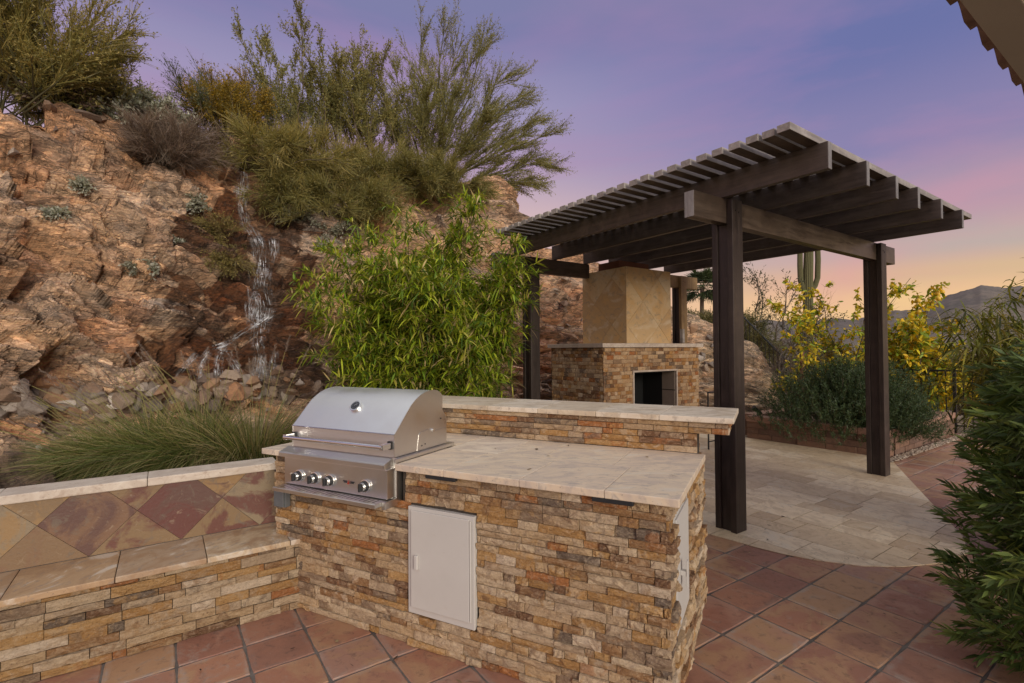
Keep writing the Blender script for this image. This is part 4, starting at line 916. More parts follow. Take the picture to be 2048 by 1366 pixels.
while v < 8.4:
    # an S-shaped tile: a barrel and a flat pan, tilted with the roof
    prof_ = [(v+.30*t, .055*math.sin(min(t/.62, 1)*math.pi)-.008*(t > .62)) for t in np.linspace(0, 1, 13)]
    for row, (ua, ub, dz) in enumerate(((-.655, -.26, 0), (-.30, .10, .03))):
        za = 2.978+dz; zb2 = za+(ub-ua)*.25; th_ = .018
        lo_ = [(ua, p[0], za+p[1]) for p in prof_]; hi_ = [(ub, p[0], zb2+p[1]) for p in prof_]; n = len(lo_)
        vs_ = lo_+hi_+[(a, b, c0+th_) for a, b, c0 in lo_]+[(a, b, c0+th_) for a, b, c0 in hi_]
        fs_ = [(i, i+1, n+i+1, n+i) for i in range(n-1)]+[(2*n+i, 3*n+i, 3*n+i+1, 2*n+i+1) for i in range(n-1)]+[(i, 2*n+i, 2*n+i+1, i+1) for i in range(n-1)]+[(n+i, n+i+1, 3*n+i+1, 3*n+i) for i in range(n-1)]+[(0, n, 3*n, 2*n), (n-1, 3*n-1, 4*n-1, 2*n-1)]
        ev.part('roof_tile', MB().add(vs_, fs_), 'rooftile', smooth=True)
    v += .292; k += 1

# ================================================================== ROCKS AND WATER
def rock_mesh(seed, m):
    rg = np.random.default_rng(seed); bm = bmesh.new(); q = norm(rg.normal(size=(15, 3)))*rg.uniform(.75, 1.05, (15, 1))
    for p in q: bm.verts.new(tuple(p*np.array([.5, .42, .36])))
    bmesh.ops.convex_hull(bm, input=bm.verts); bmesh.ops.delete(bm, geom=[v_ for v_ in bm.verts if not v_.link_faces], context='VERTS')
    bmesh.ops.bevel(bm, geom=list(bm.edges), offset=.012, segments=1, affect='EDGES', clamp_overlap=True)
    me = bpy.data.meshes.new('loose_rock'); bm.to_mesh(me); bm.free(); me.materials.append(mat(m)); return me
RK = [rock_mesh(i, 'loose') for i in range(12)]
def rock(px, py, size, label, me=None, sc=(1, 1, 1), rot=None, group=None):
    P, n = on_hill(px, py); o = bpy.data.objects.new('loose_rock', me or random.choice(RK)); col.objects.link(o)
    o.location = (P[0], P[1], P[2]+size*.18); o.scale = (size*sc[0], size*sc[1], size*sc[2]); o.rotation_euler = rot or (random.gauss(0, .3), random.gauss(0, .3), random.uniform(0, 6.28)); tag(o, label, 'rock', group)
PALE, ORNG = rock_mesh(70, 'palerock'), rock_mesh(71, 'orangerock')
rock(218, 800, .36, 'cream white squarish rock standing out in the rubble at the cliff foot', PALE, (1, .9, 1.25), (.1, .2, .3))
rock(110, 783, .42, 'orange-tan pointed rock lying on top of the rubble, left', ORNG, (1.15, .9, .8), (0, .1, 1.2))
rock(45, 822, .30, 'pale whitish rock low in the rubble near the left edge', PALE, (1.2, .9, .8), (.3, 0, 2))
rock(165, 822, .62, 'long grey-white slab lying low in the rubble behind the grass', rock_mesh(72, 'palerock'), (1.5, .7, .5), (.05, .12, .2))
rock(468, 795, .48, 'large tan upright rock in the rubble below the waterfall', rock_mesh(73, 'orangerock'), (.9, .8, 1.1), (.2, -.3, .6))
rock(330, 800, .52, 'broad greyish boulder behind the grass plumes', rock_mesh(74, 'loose'), (1.3, .8, .7), (0, .1, .2))
def rubble_label(px, py, size):
    where = ('at the far left end of the cliff foot' if px < 120 else 'along the cliff foot left of the waterfall' if px < 360 else 'below the foot of the waterfall' if px < 540 else 'between the waterfall and the grill lid') if py < 826 else ('on the bank behind the left bench wall' if px < 250 else 'on the bank among the fountain grass')
    return ('large' if size > .24 else 'small')+' brown rock in the rubble '+where
for k in range(205):
    px = random.uniform(-20, 690); yb = np.interp(px, [0, 330, 560, 690], [800, 800, 772, 775]); py = yb+random.gauss(0, 15)+8; sz = random.choice((.14, .2, .24, .3, .36, .42))
    lb_ = rubble_label(px, py, sz); rock(px, py, sz, lb_, group=lb_.replace('rock', 'rocks'))
for k in range(26):
    px = random.uniform(-30, 620); py = random.uniform(827, 900); sz = random.choice((.08, .12, .16, .2)); lb_ = rubble_label(px, py, sz); rock(px, py, sz, lb_, group=lb_.replace('rock', 'rocks'))
L2 = 'small tan stone lying on the upper slope under the ridge shrubs'
for (x, y, s) in ((100, 222, .26), (190, 219, .22), (175, 240, .34), (205, 246, .30), (20, 312, .26), (45, 318, .2), (115, 262, .16), (150, 270, .14), (455, 292, .26), (440, 300, .2), (470, 310, .22), (425, 312, .18), (445, 330, .2), (460, 345, .16), (410, 290, .15), (210, 305, .12)):
    rock(x, y, s, L2, sc=(1.2, .8, .6), group='stones on the upper slope')
for k in range(26):
    x = random.uniform(1350, 1432); y = random.uniform(640, 745); P, n = on_hill(x, y); rock(x, y, random.choice((.12, .18, .24, .3)), 'broken brown rock on the slope right of the chimney', group='rocks on the slope right of the chimney')
for k in range(22):
    x = random.uniform(1085, 1168); y = random.uniform(560, 790); rock(x, y, random.choice((.14, .2, .28, .36)), 'pinkish brown rock on the slope left of the chimney', sc=(1.3, .9, .6), group='rocks on the slope left of the chimney')
# waterfall strands that follow the rock
wf = Thing('waterfall', 'thin white waterfall splitting into strands down the dark wet cliff', 'waterfall', 'W', tuple(on_hill(500, 745)[0]))
MAINW = np.array([(488, 287, 7), (487, 313, 8), (488, 345, 11), (486, 373, 12), (483, 395, 8), (485, 420, 8), (492, 450, 8), (508, 470, 9), (519, 495, 11), (521, 526, 15), (520, 556, 17), (519, 586, 18), (525, 610, 19), (519, 642, 17), (514, 682, 10), (520, 712, 9), (514, 748, 9), (508, 768, 9)], float)
GUIDES = [([(480, 378), (466, 384)], 5, 3, .012), ([(546, 474), (549, 500), (545, 528)], 6, 5, .012), ([(510, 590), (500, 612), (506, 640)], 8, 5, .010), ([(548, 624), (520, 645), (486, 664), (447, 690), (425, 697)], 4, 12, .020), ([(447, 690), (438, 718), (436, 756)], 6, 7, .013), ([(424, 697), (404, 720), (400, 742), (396, 770)], 5, 5, .013), ([(450, 698), (466, 724), (482, 746)], 5, 5, .011),
          ([(521, 712), (528, 735), (530, 760)], 5, 4, .011), ([(549, 700), (546, 742), (548, 765)], 5, 4, .010), ([(395, 706), (368, 735), (348, 764)], 4, 4, .010), ([(436, 756), (440, 776)], 10, 5, .010)]
rw = np.random.default_rng(6)
def veil(path, wmul, dens, seed):
    """a thin sheet of running water that follows the rock below the given line"""
    path = np.array(path, float); sg_ = np.r_[0, np.cumsum(np.linalg.norm(np.diff(path[:, :2], axis=0), axis=1))]; n = max(4, int(sg_[-1]/3.5)); t = np.linspace(0, sg_[-1], n)
    cx_, cy_, hw = [np.interp(t, sg_, path[:, k]) for k in range(3)]; tx, ty = np.gradient(cx_), np.gradient(cy_); l_ = np.hypot(tx, ty); nx_, ny_ = -ty/l_, tx/l_; m_ = 13; V = []; C = []
    for i in range(n):
        for j in range(m_):
            q = (j/(m_-1)-.5)*2; P, _ = on_hill(cx_[i]+nx_[i]*q*hw[i]*wmul, cy_[i]+ny_[i]*q*hw[i]*wmul, .022); V.append(P)
            C.append((q*hw[i]*wmul/60.+seed*1.7, t[i]/300.+seed*.9, max(0, 1-abs(q)**2.2)*min(1, i/3., (n-1-i)/4.+.25)*dens))
    V = np.array(V); ii = np.arange(n*m_).reshape(n, m_); Q = np.stack([ii[:-1, :-1], ii[1:, :-1], ii[1:, 1:], ii[:-1, 1:]], -1).reshape(-1, 4)
    ed = np.max([np.linalg.norm(V[Q[:, k]]-V[Q[:, (k+1) % 4]], axis=1) for k in range(4)], axis=0); Q = Q[ed < .42]
    o = mesh_obj('water_veil', fast_mesh('water_veil', V-wf.b, Q, np.array(C), True), 'water', wf.e)
veil(MAINW[:5], 1.15, 1.0, 1); veil(MAINW[3:9], 1.6, 1.1, 2); veil(MAINW[7:14], 1.55, 1.25, 3); veil(MAINW[12:], 1.7, 1.05, 4)
for k, (pts, spread, ns, rad) in enumerate(GUIDES): veil([(a, b, spread*(1.5 if k != 3 else 1.25)+2) for a, b in pts], 1.0, 2.2 if k == 3 else 1.3, 5+k)

# ================================================================== VEGETATION
def rv(rg, n): return norm(rg.normal(size=(n, 3)))
def wands(rg, base, dirs, lens, curve, n_sec, sec_len, sec_ang, n_twig, twig_len, twig_ang, t0=.25, spread=.06):
    """stems -> side branches -> twigs; returns stem polylines and (origin, direction, length) arrays"""
    dirs = norm(np.array(dirs, float)); lens = np.array(lens, float); N = len(dirs); ts = np.linspace(0, 1, 7)
    b0 = np.array(base)+rg.normal(0, spread, (N, 3))*np.array([1, 1, .15]); wob = rg.normal(0, .05, (N, 7, 3))*ts[None, :, None]*lens[:, None, None]*.5
    st = b0[:, None, :]+dirs[:, None, :]*(lens[:, None]*ts)[..., None]+np.array(curve)[None, None, :]*(lens[:, None]*ts**2)[..., None]+wob
    si = np.repeat(np.arange(N), n_sec); t = rg.uniform(t0, 1, len(si)); f = t*6; i = np.minimum(f.astype(int), 5); fr_ = (f-i)[:, None]
    so = st[si, i]*(1-fr_)+st[si, i+1]*fr_; tan = norm(st[si, i+1]-st[si, i]); sd = norm(tan+sec_ang*rv(rg, len(si))); sl = sec_len*lens[si]*(1.25-.75*t)*rg.uniform(.5, 1.2, len(si))
    ti = np.repeat(np.arange(len(si)), n_twig); u = rg.uniform(.1, 1, len(ti))[:, None]
    to = so[ti]+sd[ti]*sl[ti][:, None]*u+np.array(curve)*(sl[ti][:, None]*u*u)*.6; td = norm(sd[ti]+twig_ang*rv(rg, len(ti))); tl = twig_len*rg.uniform(.5, 1.4, len(ti))
    return st, (so, sd, sl), (to, td, tl)
def bush(name, label, cat, base, dirs, lens, seed, tcol, lcol, curve=(0, 0, 0), n_sec=12, sec_len=.4, sec_ang=.45, n_twig=10, twig_len=.3, twig_ang=.5, tw=.008, sw=.014, n_leaf=3, leaf=(.03, .014), lw=None, stem_r=.02, barkm='bark', twcol=None, t0=.25, spread=.06, group=None, wts=None, flow=None):
    rg = np.random.default_rng(seed); st, S_, T_ = wands(rg, base, dirs, lens, curve, n_sec, sec_len, sec_ang, n_twig, twig_len, twig_ang, t0, spread)
    th = Thing(name, label, cat, 'W', tuple(base), group); mb = MB()
    for q in st: mb.tube(list(q), list(np.linspace(stem_r, stem_r*.25, 7)), 5, False)
    th.part('trunk', mb, barkm)
    bl = Blades(); so, sd, sl = S_; to, td, tl = T_
    bl.add(so, sd, sl, sw, pal(len(so), tcol, rg=rg), -np.array(curve)[2]*.6, 3, 'taper', rg=rg)
    bl.add(to, td, tl, tw, pal(len(to), twcol or tcol, rg=rg), 0.05, 2, 'taper', rg=rg)
    if n_leaf:
        li = np.repeat(np.arange(len(to)), n_leaf); u = rg.uniform(.15, 1, len(li))[:, None]; lo = to[li]+td[li]*tl[li][:, None]*u
        bl.add(lo, norm(td[li]+1.0*rv(rg, len(li))), leaf[0]*rg.uniform(.6, 1.4, len(li)), leaf[1], pal(len(li), lcol, wts, rg=rg), .1, 2, 'oval', rg=rg)
    if flow is not None:
        fi = rg.choice(len(to), flow[0]); bl.add(to[fi]+td[fi]*tl[fi][:, None]*.8, rv(rg, flow[0]), flow[2], flow[2]*.8, pal(flow[0], flow[1], rg=rg), 0, 2, 'oval', rg=rg)
    bl.obj('crown', 'leaf', th.e, base); return th
def fan(rg, n, el=(35, 90), az=None, lean=(0, 0, 0)):
    e_ = np.radians(rg.uniform(*el, n)); a = rg.uniform(0, 2*math.pi, n) if az is None else np.radians(rg.uniform(*az, n))
    return norm(np.stack([np.cos(e_)*np.cos(a), np.cos(e_)*np.sin(a), np.sin(e_)], -1)+np.array(lean))
OLIVE = [(.215, .198, .06), (.27, .235, .072), (.16, .155, .058), (.32, .265, .092)]
YOLIVE = [(.31, .25, .07), (.245, .215, .062), (.39, .30, .10), (.18, .165, .058)]
DKOL = [(.17, .17, .058), (.225, .212, .07), (.29, .255, .092)]
GREY = [(.36, .36, .28), (.26, .27, .19), (.46, .45, .37)]
DEAD = [(.17, .115, .085), (.22, .16, .12), (.12, .08, .06), (.27, .20, .15)]
def ground_on(px, py):
    return on_hill(px, py)[0]
def crest(px, back=1.0):
    """a point on top of the ridge at this column, some way behind the edge"""
    a = math.atan((px-CX)/F); r = float(np.interp(px, pxg, rb+st))+back; x, y = math.sin(a)*r, math.cos(a)*r
    return np.array([x, y, drop(x, y)])
R1 = np.random.default_rng(101)
# the big feathery palo verde on the ridge: a fan of long stems, the right ones sweeping outward
b = crest(862, .9)
dv = [(-.50, .1, .86), (-.42, -.2, 1), (-.34, .3, 1), (-.26, 0, 1), (-.18, .2, 1), (-.08, -.2, 1), (0, .2, 1), (.06, 0, 1), (.14, -.1, 1), (.22, .2, 1), (.32, 0, 1), (.40, -.2, 1), (.50, .1, 1), (.62, 0, 1), (.75, .2, 1), (.85, -.1, .95), (.95, .1, .85), (1.05, 0, .75), (1.1, -.2, .62), (1.15, .1, .52), (1.2, 0, .40), (1.2, .1, .28), (1.15, -.2, .18), (.3, -.5, .8), (.6, -.5, .6), (0, -.6, .8)]
ln = [2.6, 2.9, 3.0, 3.3, 3.2, 3.6, 3.8, 4.0, 3.9, 3.9, 3.8, 3.7, 3.6, 3.6, 3.4, 3.3, 3.2, 3.1, 3.0, 2.9, 2.8, 2.6, 2.3, 2.2, 2.2, 2.2]
bush('palo_verde_tree', 'large feathery palo verde tree fanning out above the ridge behind the bamboo', 'tree', b, dv, ln, 7, DKOL, DKOL, (.03, 0, -.06), 24, .30, .40, 20, .30, .40, .009, .014, 5, (.045, .015), stem_r=.030, barkm='greenbark', t0=.22)
# creosote wands left of it
bush('creosote_bush', 'tall thin-stemmed creosote bush on the ridge right of the waterfall', 'shrub', crest(612, .7), fan(R1, 22, (58, 88)), R1.uniform(1.5, 2.45, 22), 8, OLIVE, DKOL, (0, 0, 0), 14, .24, .34, 10, .2, .4, .008, .011, 6, (.048, .020), stem_r=.014, spread=.35)
bush('creosote_bush', 'olive creosote bush on the ridge just left of the big palo verde', 'shrub', crest(735, .5), fan(R1, 26, (50, 88)), R1.uniform(1.7, 2.9, 26), 9, OLIVE, OLIVE, (0, 0, 0), 16, .26, .38, 12, .24, .42, .008, .012, 6, (.048, .020), stem_r=.016, spread=.30)
# drooping broom mass hanging over the cliff
for k, (px, py, s, lab) in enumerate(((560, 345, 1.0, 'yellow-olive broom shrub hanging beside the top of the waterfall'), (640, 352, 1.1, 'yellow-olive broom shrub drooping over the middle of the cliff edge'), (725, 372, 1.05, 'yellow-olive broom shrub above the left side of the bamboo'), (810, 385, .95, 'dull olive broom shrub under the big palo verde'), (900, 385, .85, 'dark olive scrub below the palo verde, next to the bare rock knob'), (590, 415, .75, 'straw-olive broom shrub low on the cliff, right of the upper waterfall'), (665, 432, .8, 'straw-olive broom shrub on the cliff face just above the bamboo tips'), (745, 430, .7, 'sparse brownish broom shrub directly behind the bamboo top'))):
    p = ground_on(px, py); d = fan(R1, 34, (5, 80), None, (0, -.35, 0))
    bush('broom_shrub', lab, 'shrub', p, d, R1.uniform(.7, 1.15, 34)*s, 20+k, YOLIVE if k < 3 else OLIVE, YOLIVE if k < 3 else OLIVE, (0, -.05, -.38), 13 if k < 5 else 9, .34, .5, 13, .26, .6, .008, .012, 1, (.03, .012), stem_r=.010, spread=.18)
# left corner tree
bush('palo_verde_tree', 'bushy yellow-green palo verde in the upper left corner', 'tree', crest(20, .6), fan(R1, 34, (28, 88)), R1.uniform(1.5, 2.5, 34), 30, YOLIVE, YOLIVE, (0, 0, -.08), 20, .34, .45, 17, .28, .5, .009, .013, 4, (.04, .016), stem_r=.013, barkm='greenbark', spread=.35)
bush('palo_verde_tree', 'low yellow-green palo verde spreading along the ridge below the corner tree', 'tree', crest(95, .2), fan(R1, 24, (15, 80)), R1.uniform(.8, 1.35, 24), 31, YOLIVE, YOLIVE, (0, 0, -.1), 14, .36, .5, 12, .22, .5, .008, .012, 3, (.03, .013), stem_r=.014, barkm='greenbark', spread=.25)
# middle tree with a golden heart
bush('palo_verde_tree', 'mid-sized grey-green palo verde on the ridge left of the waterfall', 'tree', crest(452, .9), fan(R1, 26, (25, 85), None, (.05, 0, 0)), R1.uniform(1.3, 2.0, 26), 32, [(.085, .095, .045), (.11, .115, .06), (.14, .14, .08)], [(.11, .12, .06), (.085, .10, .045), (.16, .165, .09)], (0, 0, -.04), 15, .34, .45, 12, .26, .45, .007, .012, 3, (.034, .013), stem_r=.024)
bush('golden_shrub', 'golden yellow flowering shrub in front of the mid-sized palo verde', 'shrub', crest(455, .2), fan(R1, 22, (30, 88), None, (-.1, 0, 0)), R1.uniform(.7, 1.25, 22), 33, [(.22, .16, .03), (.28, .19, .03), (.15, .12, .03)], [(.36, .22, .02), (.28, .18, .02), (.20, .15, .03)], (0, 0, -.05), 14, .36, .45, 12, .22, .5, .007, .011, 4, (.035, .018), stem_r=.016, spread=.12)
# grey brittlebush mounds and a dead brown bush
for k, (px, back, n, L, lab) in enumerate(((262, .25, 40, .62, 'rounded grey-green brittlebush mound on the ridge left of the golden shrub'), (325, .35, 34, .55, 'pale brittlebush beside the golden shrub'), (205, .3, 20, .42, 'thin brown-stemmed scrub on the ridge between the corner tree and brittlebush'), (150, .15, 30, .42, 'small dull scrub at the foot of the corner palo verde'))):
    gcol = GREY if k < 2 else DEAD+OLIVE
    bush('brittlebush', lab, 'shrub', crest(px, back), fan(R1, n, (8, 88)), R1.uniform(.75, 1.1, n)*L, 40+k, DEAD, gcol, (0, 0, 0), 9, .4, .5, 6, .12, .6, .006, .008, 6 if k < 2 else 3, (.055, .026), stem_r=.007, t0=.45)
bush('dead_bush', 'leafless reddish brown bush on the slope below the brittlebush mound', 'shrub', ground_on(325, 330), fan(R1, 60, (8, 80), None, (0, -.25, 0)), R1.uniform(.4, .78, 60), 45, DEAD, DEAD, (0, 0, -.06), 13, .42, .55, 9, .2, .7, .006, .008, 0, stem_r=.008, spread=.10, twcol=DEAD)
bush('dead_bush', 'low grey-brown dry brush on the rock left of the waterfall top', 'shrub', ground_on(395, 312), fan(R1, 40, (2, 60), None, (0, -.3, 0)), R1.uniform(.35, .7, 40), 46, DEAD, DEAD, (0, 0, -.1), 10, .4, .6, 8, .18, .7, .006, .008, 0, stem_r=.007, spread=.2, twcol=DEAD)
for k, (px, py, L, lab) in enumerate(((402, 425, .36, 'small silvery brittlebush on the dark rock left of the waterfall'), (286, 545, .20, 'tiny silvery plant sprouting from the cliff face, centre left'), (168, 385, .22, 'little grey plant on the sunlit rock, upper left'), (112, 438, .14, 'very small grey tuft on the left rock face'), (620, 455, .42, 'silvery brittlebush above the left edge of the bamboo'), (575, 440, .34, 'grey scrub right of the waterfall strands'), (655, 500, .30, 'pale twiggy plant at the upper left of the bamboo'), (350, 490, .13, 'tiny green-grey sprout below the silvery brittlebush'), (690, 470, .38, 'silvery grey shrub hanging above the bamboo'), (880, 400, .34, 'grey-leaved scrub below the palo verde trunk'))):
    p, n = on_hill(px, py); bush('brittlebush', lab, 'shrub', p, fan(R1, 11, (5, 80), None, (0, -.5, 0)), R1.uniform(.5, 1.1, 11)*L*.75, 60+k, DEAD, GREY, (0, 0, -.05), 5, .45, .6, 4, .07, .7, .005, .006, 4, (.042, .022), stem_r=.005, spread=.02, t0=.4)
for k, (px, py, L, lab) in enumerate(((440, 480, .50, 'drooping dry yellow-green weed on the cliff left of the waterfall'), (455, 530, .34, 'straw-coloured weed hanging lower on the cliff by the waterfall'))):
    p, n = on_hill(px, py); bush('dry_weed', lab, 'weed', p, fan(R1, 30, (0, 70), None, (0, -.5, 0)), R1.uniform(.6, 1.1, 30)*L, 80+k, [(.26, .2, .08), (.2, .17, .06), (.33, .25, .13)], YOLIVE, (0, -.05, -.35), 9, .4, .5, 8, .13, .6, .006, .007, 1, (.03, .01), stem_r=.005, spread=.05)

# bamboo ------------------------------------------------------------
def bamboo(name, label, base, culms, seed, cols, wts, leafL=.16, leafW=.021, per=(9, 7), droop=.45, lean=(0, 0, 0), spread=.3, zmin=.15):
    rg = np.random.default_rng(seed); th = Thing(name, label, 'bamboo', 'W', tuple(base)); mb = MB(); n = len(culms); ts = np.linspace(0, 1, 9); bl = Blades()
    for (ox_, oy_, dx, dy, Lc) in culms:
        p = np.array(base)[None, :]+np.array([ox_, oy_, 0])+np.stack([dx*ts**1.7*Lc, dy*ts**1.7*Lc, Lc*(ts-.18*(abs(dx)+abs(dy))*ts**3)], -1); mb.tube(list(p), list(np.linspace(.011, .003, 9)), 6, False)
        nb = int(per[0]*Lc*2.2); t = rg.uniform(zmin, 1, nb); f = t*8; i = np.minimum(f.astype(int), 7); o = p[i]+(p[i+1]-p[i])*(f-i)[:, None]
        a = rg.uniform(0, 2*math.pi, nb); d = norm(np.stack([np.cos(a), np.sin(a), rg.uniform(.05, .8, nb)], -1)+.35*norm(p[i+1]-p[i])+np.array(lean)); L = rg.uniform(.18, .52, nb)*(1.25-.6*t)
        bl.add(o, d, L, .006, pal(nb, [(.26, .22, .07), (.18, .17, .05)], rg=rg), .25, 3, 'taper', rg=rg)
        li = np.repeat(np.arange(nb), per[1]); u = rg.uniform(.25, 1.02, len(li))[:, None]; lo = o[li]+d[li]*L[li][:, None]*u; lo[:, 2] -= .25*L[li]*u[:, 0]**2
        ld = norm(d[li]*.8+.75*rv(rg, len(li))+np.array([0, 0, -.12])); lc = pal(len(li), cols, wts, .22, rg)
        side = norm(np.cross(ld, np.array([0, 0, 1.0]))+.35*rv(rg, len(li)))
        bl.add(lo, ld, leafL*rg.uniform(.55, 1.25, len(li)), leafW*rg.uniform(.7, 1.2, len(li)), lc, droop*rg.uniform(.2, 1.2, len(li)), 4, 'leaf', side, rg)
    th.part('culms', mb, 'culm'); bl.obj('foliage', 'leaf', th.e, base); return th
rb_ = np.random.default_rng(55); cul = []
for k in range(64):
    a = rb_.uniform(0, 6.28); r = abs(rb_.normal(0, .30)); lx_, ly_ = math.cos(a), math.sin(a)
    hgt = rb_.uniform(1.4, 2.72); cul.append((lx_*r*1.15, ly_*r*.8, lx_*rb_.uniform(.05, .36)+rb_.normal(0, .05), ly_*rb_.uniform(0, .30), hgt*(1-.2*abs(lx_))))
cul += [(-.3, -.1, -.48, -.1, 2.05), (-.3, 0, -.42, 0, 2.2), (-.3, -.1, -.46, -.1, 1.6), (-.3, -.2, -.50, -.1, 1.35), (-.3, -.1, -.52, 0, 1.1), (.3, -.1, .32, -.1, 2.2), (.3, -.15, .38, -.1, 1.9), (.3, -.1, .42, -.1, 1.5), (.15, 0, .12, 0, 2.85), (.18, 0, .10, 0, 2.95), (.3, -.1, .26, 0, 2.5), (-.25, 0, -.18, 0, 2.65), (-.1, 0, -.06, 0, 2.75), (-.3, 0, -.30, 0, 2.5)]
bz = at_depth(858, 700, 5.5); BAMC = [(.26, .345, .024), (.155, .25, .022), (.40, .46, .032), (.065, .12, .016), (.56, .52, .09), (.54, .40, .18)]
bamboo('bamboo_clump', 'dense bright green bamboo clump behind the bar, left of the pergola', (bz[0], bz[1], drop(bz[0], bz[1])+.0), cul, 56, BAMC, [4, 4, 4.4, 2.4, 2.0, 1.6], .135, .0195, (23, 15))
bz = at_depth(2110, 700, 3.5); cul2 = []
for k in range(20):
    a = rb_.uniform(0, 6.28); cul2.append((math.cos(a)*.2, math.sin(a)*.2, math.cos(a)*rb_.uniform(.05, .32), math.sin(a)*.22, rb_.uniform(1.35, 1.95)))
cul2 += [(-.2, 0, -.30, 0, 1.6), (-.2, 0, -.30, 0, 1.75), (-.15, 0, -.18, 0, 1.9), (-.1, 0, -.06, 0, 2.05), (0, 0, .0, 0, 2.15)]
bamboo('bamboo_clump', 'drooping olive bamboo above the dark hedge at the right edge', (bz[0]+.1, bz[1], 0), cul2, 57, [(.22, .22, .03), (.14, .155, .025), (.32, .29, .045), (.40, .33, .09), (.08, .10, .02)], [4, 4, 2, 1, 2], .19, .017, (9, 7), .75, zmin=.35)

# podocarpus hedge, near right --------------------------------------
def podocarpus(name, label, base, hgt, rad, nshoot, seed):
    rg = np.random.default_rng(seed); th = Thing(name, label, 'hedge', 'W', tuple(base)); mb = MB(); b_ = np.array(base)
    mb.tube([b_, b_+np.array([.02, 0, hgt*.5]), b_+np.array([0, .02, hgt*.95])], [.03, .022, .008], 7)
    z = hgt*rg.uniform(.02, 1, nshoot)**.85; a = rg.uniform(0, 2*math.pi, nshoot); R_ = rad*(1-.42*(z/hgt)**2.2)*(.80+.35*fbm(a*1.9, z*2.6, 5, 3)); q = np.sqrt(rg.uniform(.12, 1, nshoot)); 
    o = b_+np.stack([np.cos(a)*R_*q, np.sin(a)*R_*q, z], -1)
    d = norm(np.stack([np.cos(a), np.sin(a), rg.uniform(-.15, .75, nshoot)], -1)+.35*rv(rg, nshoot)); L = rg.uniform(.11, .22, nshoot)
    for i in range(0, nshoot, 3): mb.tube([b_+np.array([0, 0, max(z[i]-.18, .02)]), o[i]*.55+(b_+np.array([0, 0, z[i]-.06]))*.45, o[i]], [.007, .005, .003], 4, False)
    bl = Blades(); bl.add(o, d, L, .006, pal(nshoot, [(.12, .11, .05)], rg=rg), .05, 2, 'taper', rg=rg)
    per = 26; li = np.repeat(np.arange(nshoot), per); u = np.tile(np.linspace(.02, 1.0, per), nshoot); lo = o[li]+d[li]*(L[li]*u)[:, None]
    pr = norm(np.cross(d[li], rv(rg, len(li)))); ld = norm(pr*(1.05-.55*u)[:, None]+d[li]*(.45+.75*u)[:, None])
    young = rg.random(nshoot) < .22; cc = pal(len(li), [(.07, .118, .03), (.10, .155, .04), (.14, .195, .05)], None, .2, rg); cc = np.where(young[li][:, None], cc*np.array([1.9, 1.7, 1.6]), cc)
    bl.add(lo, ld, .088*rg.uniform(.65, 1.2, len(li))*(1.05-.35*u), .0165, cc, .12, 3, 'leaf', norm(np.cross(ld, d[li])+.3*rv(rg, len(li))), rg)
    th.part('trunk', mb, 'bark'); bl.obj('foliage', 'leaf', th.e, base); return th
hb = at_z(2065, 1500, 0); 
podocarpus('podocarpus_hedge', 'dark green podocarpus hedge filling the right edge, nearest the camera', (2.68, 2.14, 0), 1.44, .56, 950, 71)
podocarpus('podocarpus_hedge', 'second dark podocarpus behind the near hedge at the right edge', (4.15, 3.35, 0), 1.36, .52, 480, 72)

# rosemary in the planter --------------------------------------------
def rosemary(label, u, v, R_, hgt, n, seed):
    rg = np.random.default_rng(seed); x, y = w2('P', u, v); base = np.array([x, y, .30]); th = Thing('rosemary_bush', label, 'shrub', 'W', tuple(base), 'rosemary in the planter'); mb = MB()
    e_ = np.radians(rg.uniform(-14, 88, n)); a = rg.uniform(0, 6.28, n); d = np.stack([np.cos(e_)*np.cos(a), np.cos(e_)*np.sin(a), np.sin(e_)], -1); q = rg.uniform(.35, .95, n)[:, None]
    o = base+d*np.array([R_, R_, hgt])*q*(.75+.5*fbm(a*2.1, e_*2.5, seed, 3))[:, None]; sd = norm(d*.5+np.array([0, 0, .75])+.45*rv(rg, n)); L = rg.uniform(.10, .24, n)
    for k in range(26): mb.tube([base, base+d[k]*np.array([R_, R_, hgt])*.45, o[k]], [.012, .007, .003], 4, False)
    bl = Blades(); bl.add(o, sd, L, .006, pal(n, [(.09, .08, .04)], rg=rg), .1, 2, 'taper', rg=rg)
    per = 20; li = np.repeat(np.arange(n), per); w_ = rg.uniform(.1, 1.05, len(li))[:, None]; lo = o[li]+sd[li]*L[li][:, None]*w_
    bl.add(lo, norm(sd[li]*.7+.8*rv(rg, len(li))), .045*rg.uniform(.7, 1.3, len(li)), .0085, pal(len(li), [(.05, .082, .03), (.07, .105, .04), (.034, .058, .022), (.10, .14, .06)], [4, 3, 3, 1], rg=rg), 0, 2, 'leaf', rg=rg)
    th.part('stems', mb, 'bark'); bl.obj('foliage', 'leaf', th.e, base)
rosemary('broad rosemary bush spilling over the planter wall, left of the far post', -3.45, 8.55, 1.15, .90, 2800, 81)
rosemary('rosemary bush on the planter corner, right of the far post', -2.92, 8.60, .70, .52, 1400, 82)
rosemary('rosemary bush trailing along the far side of the planter', -3.35, 9.8, .85, .95, 1000, 83)

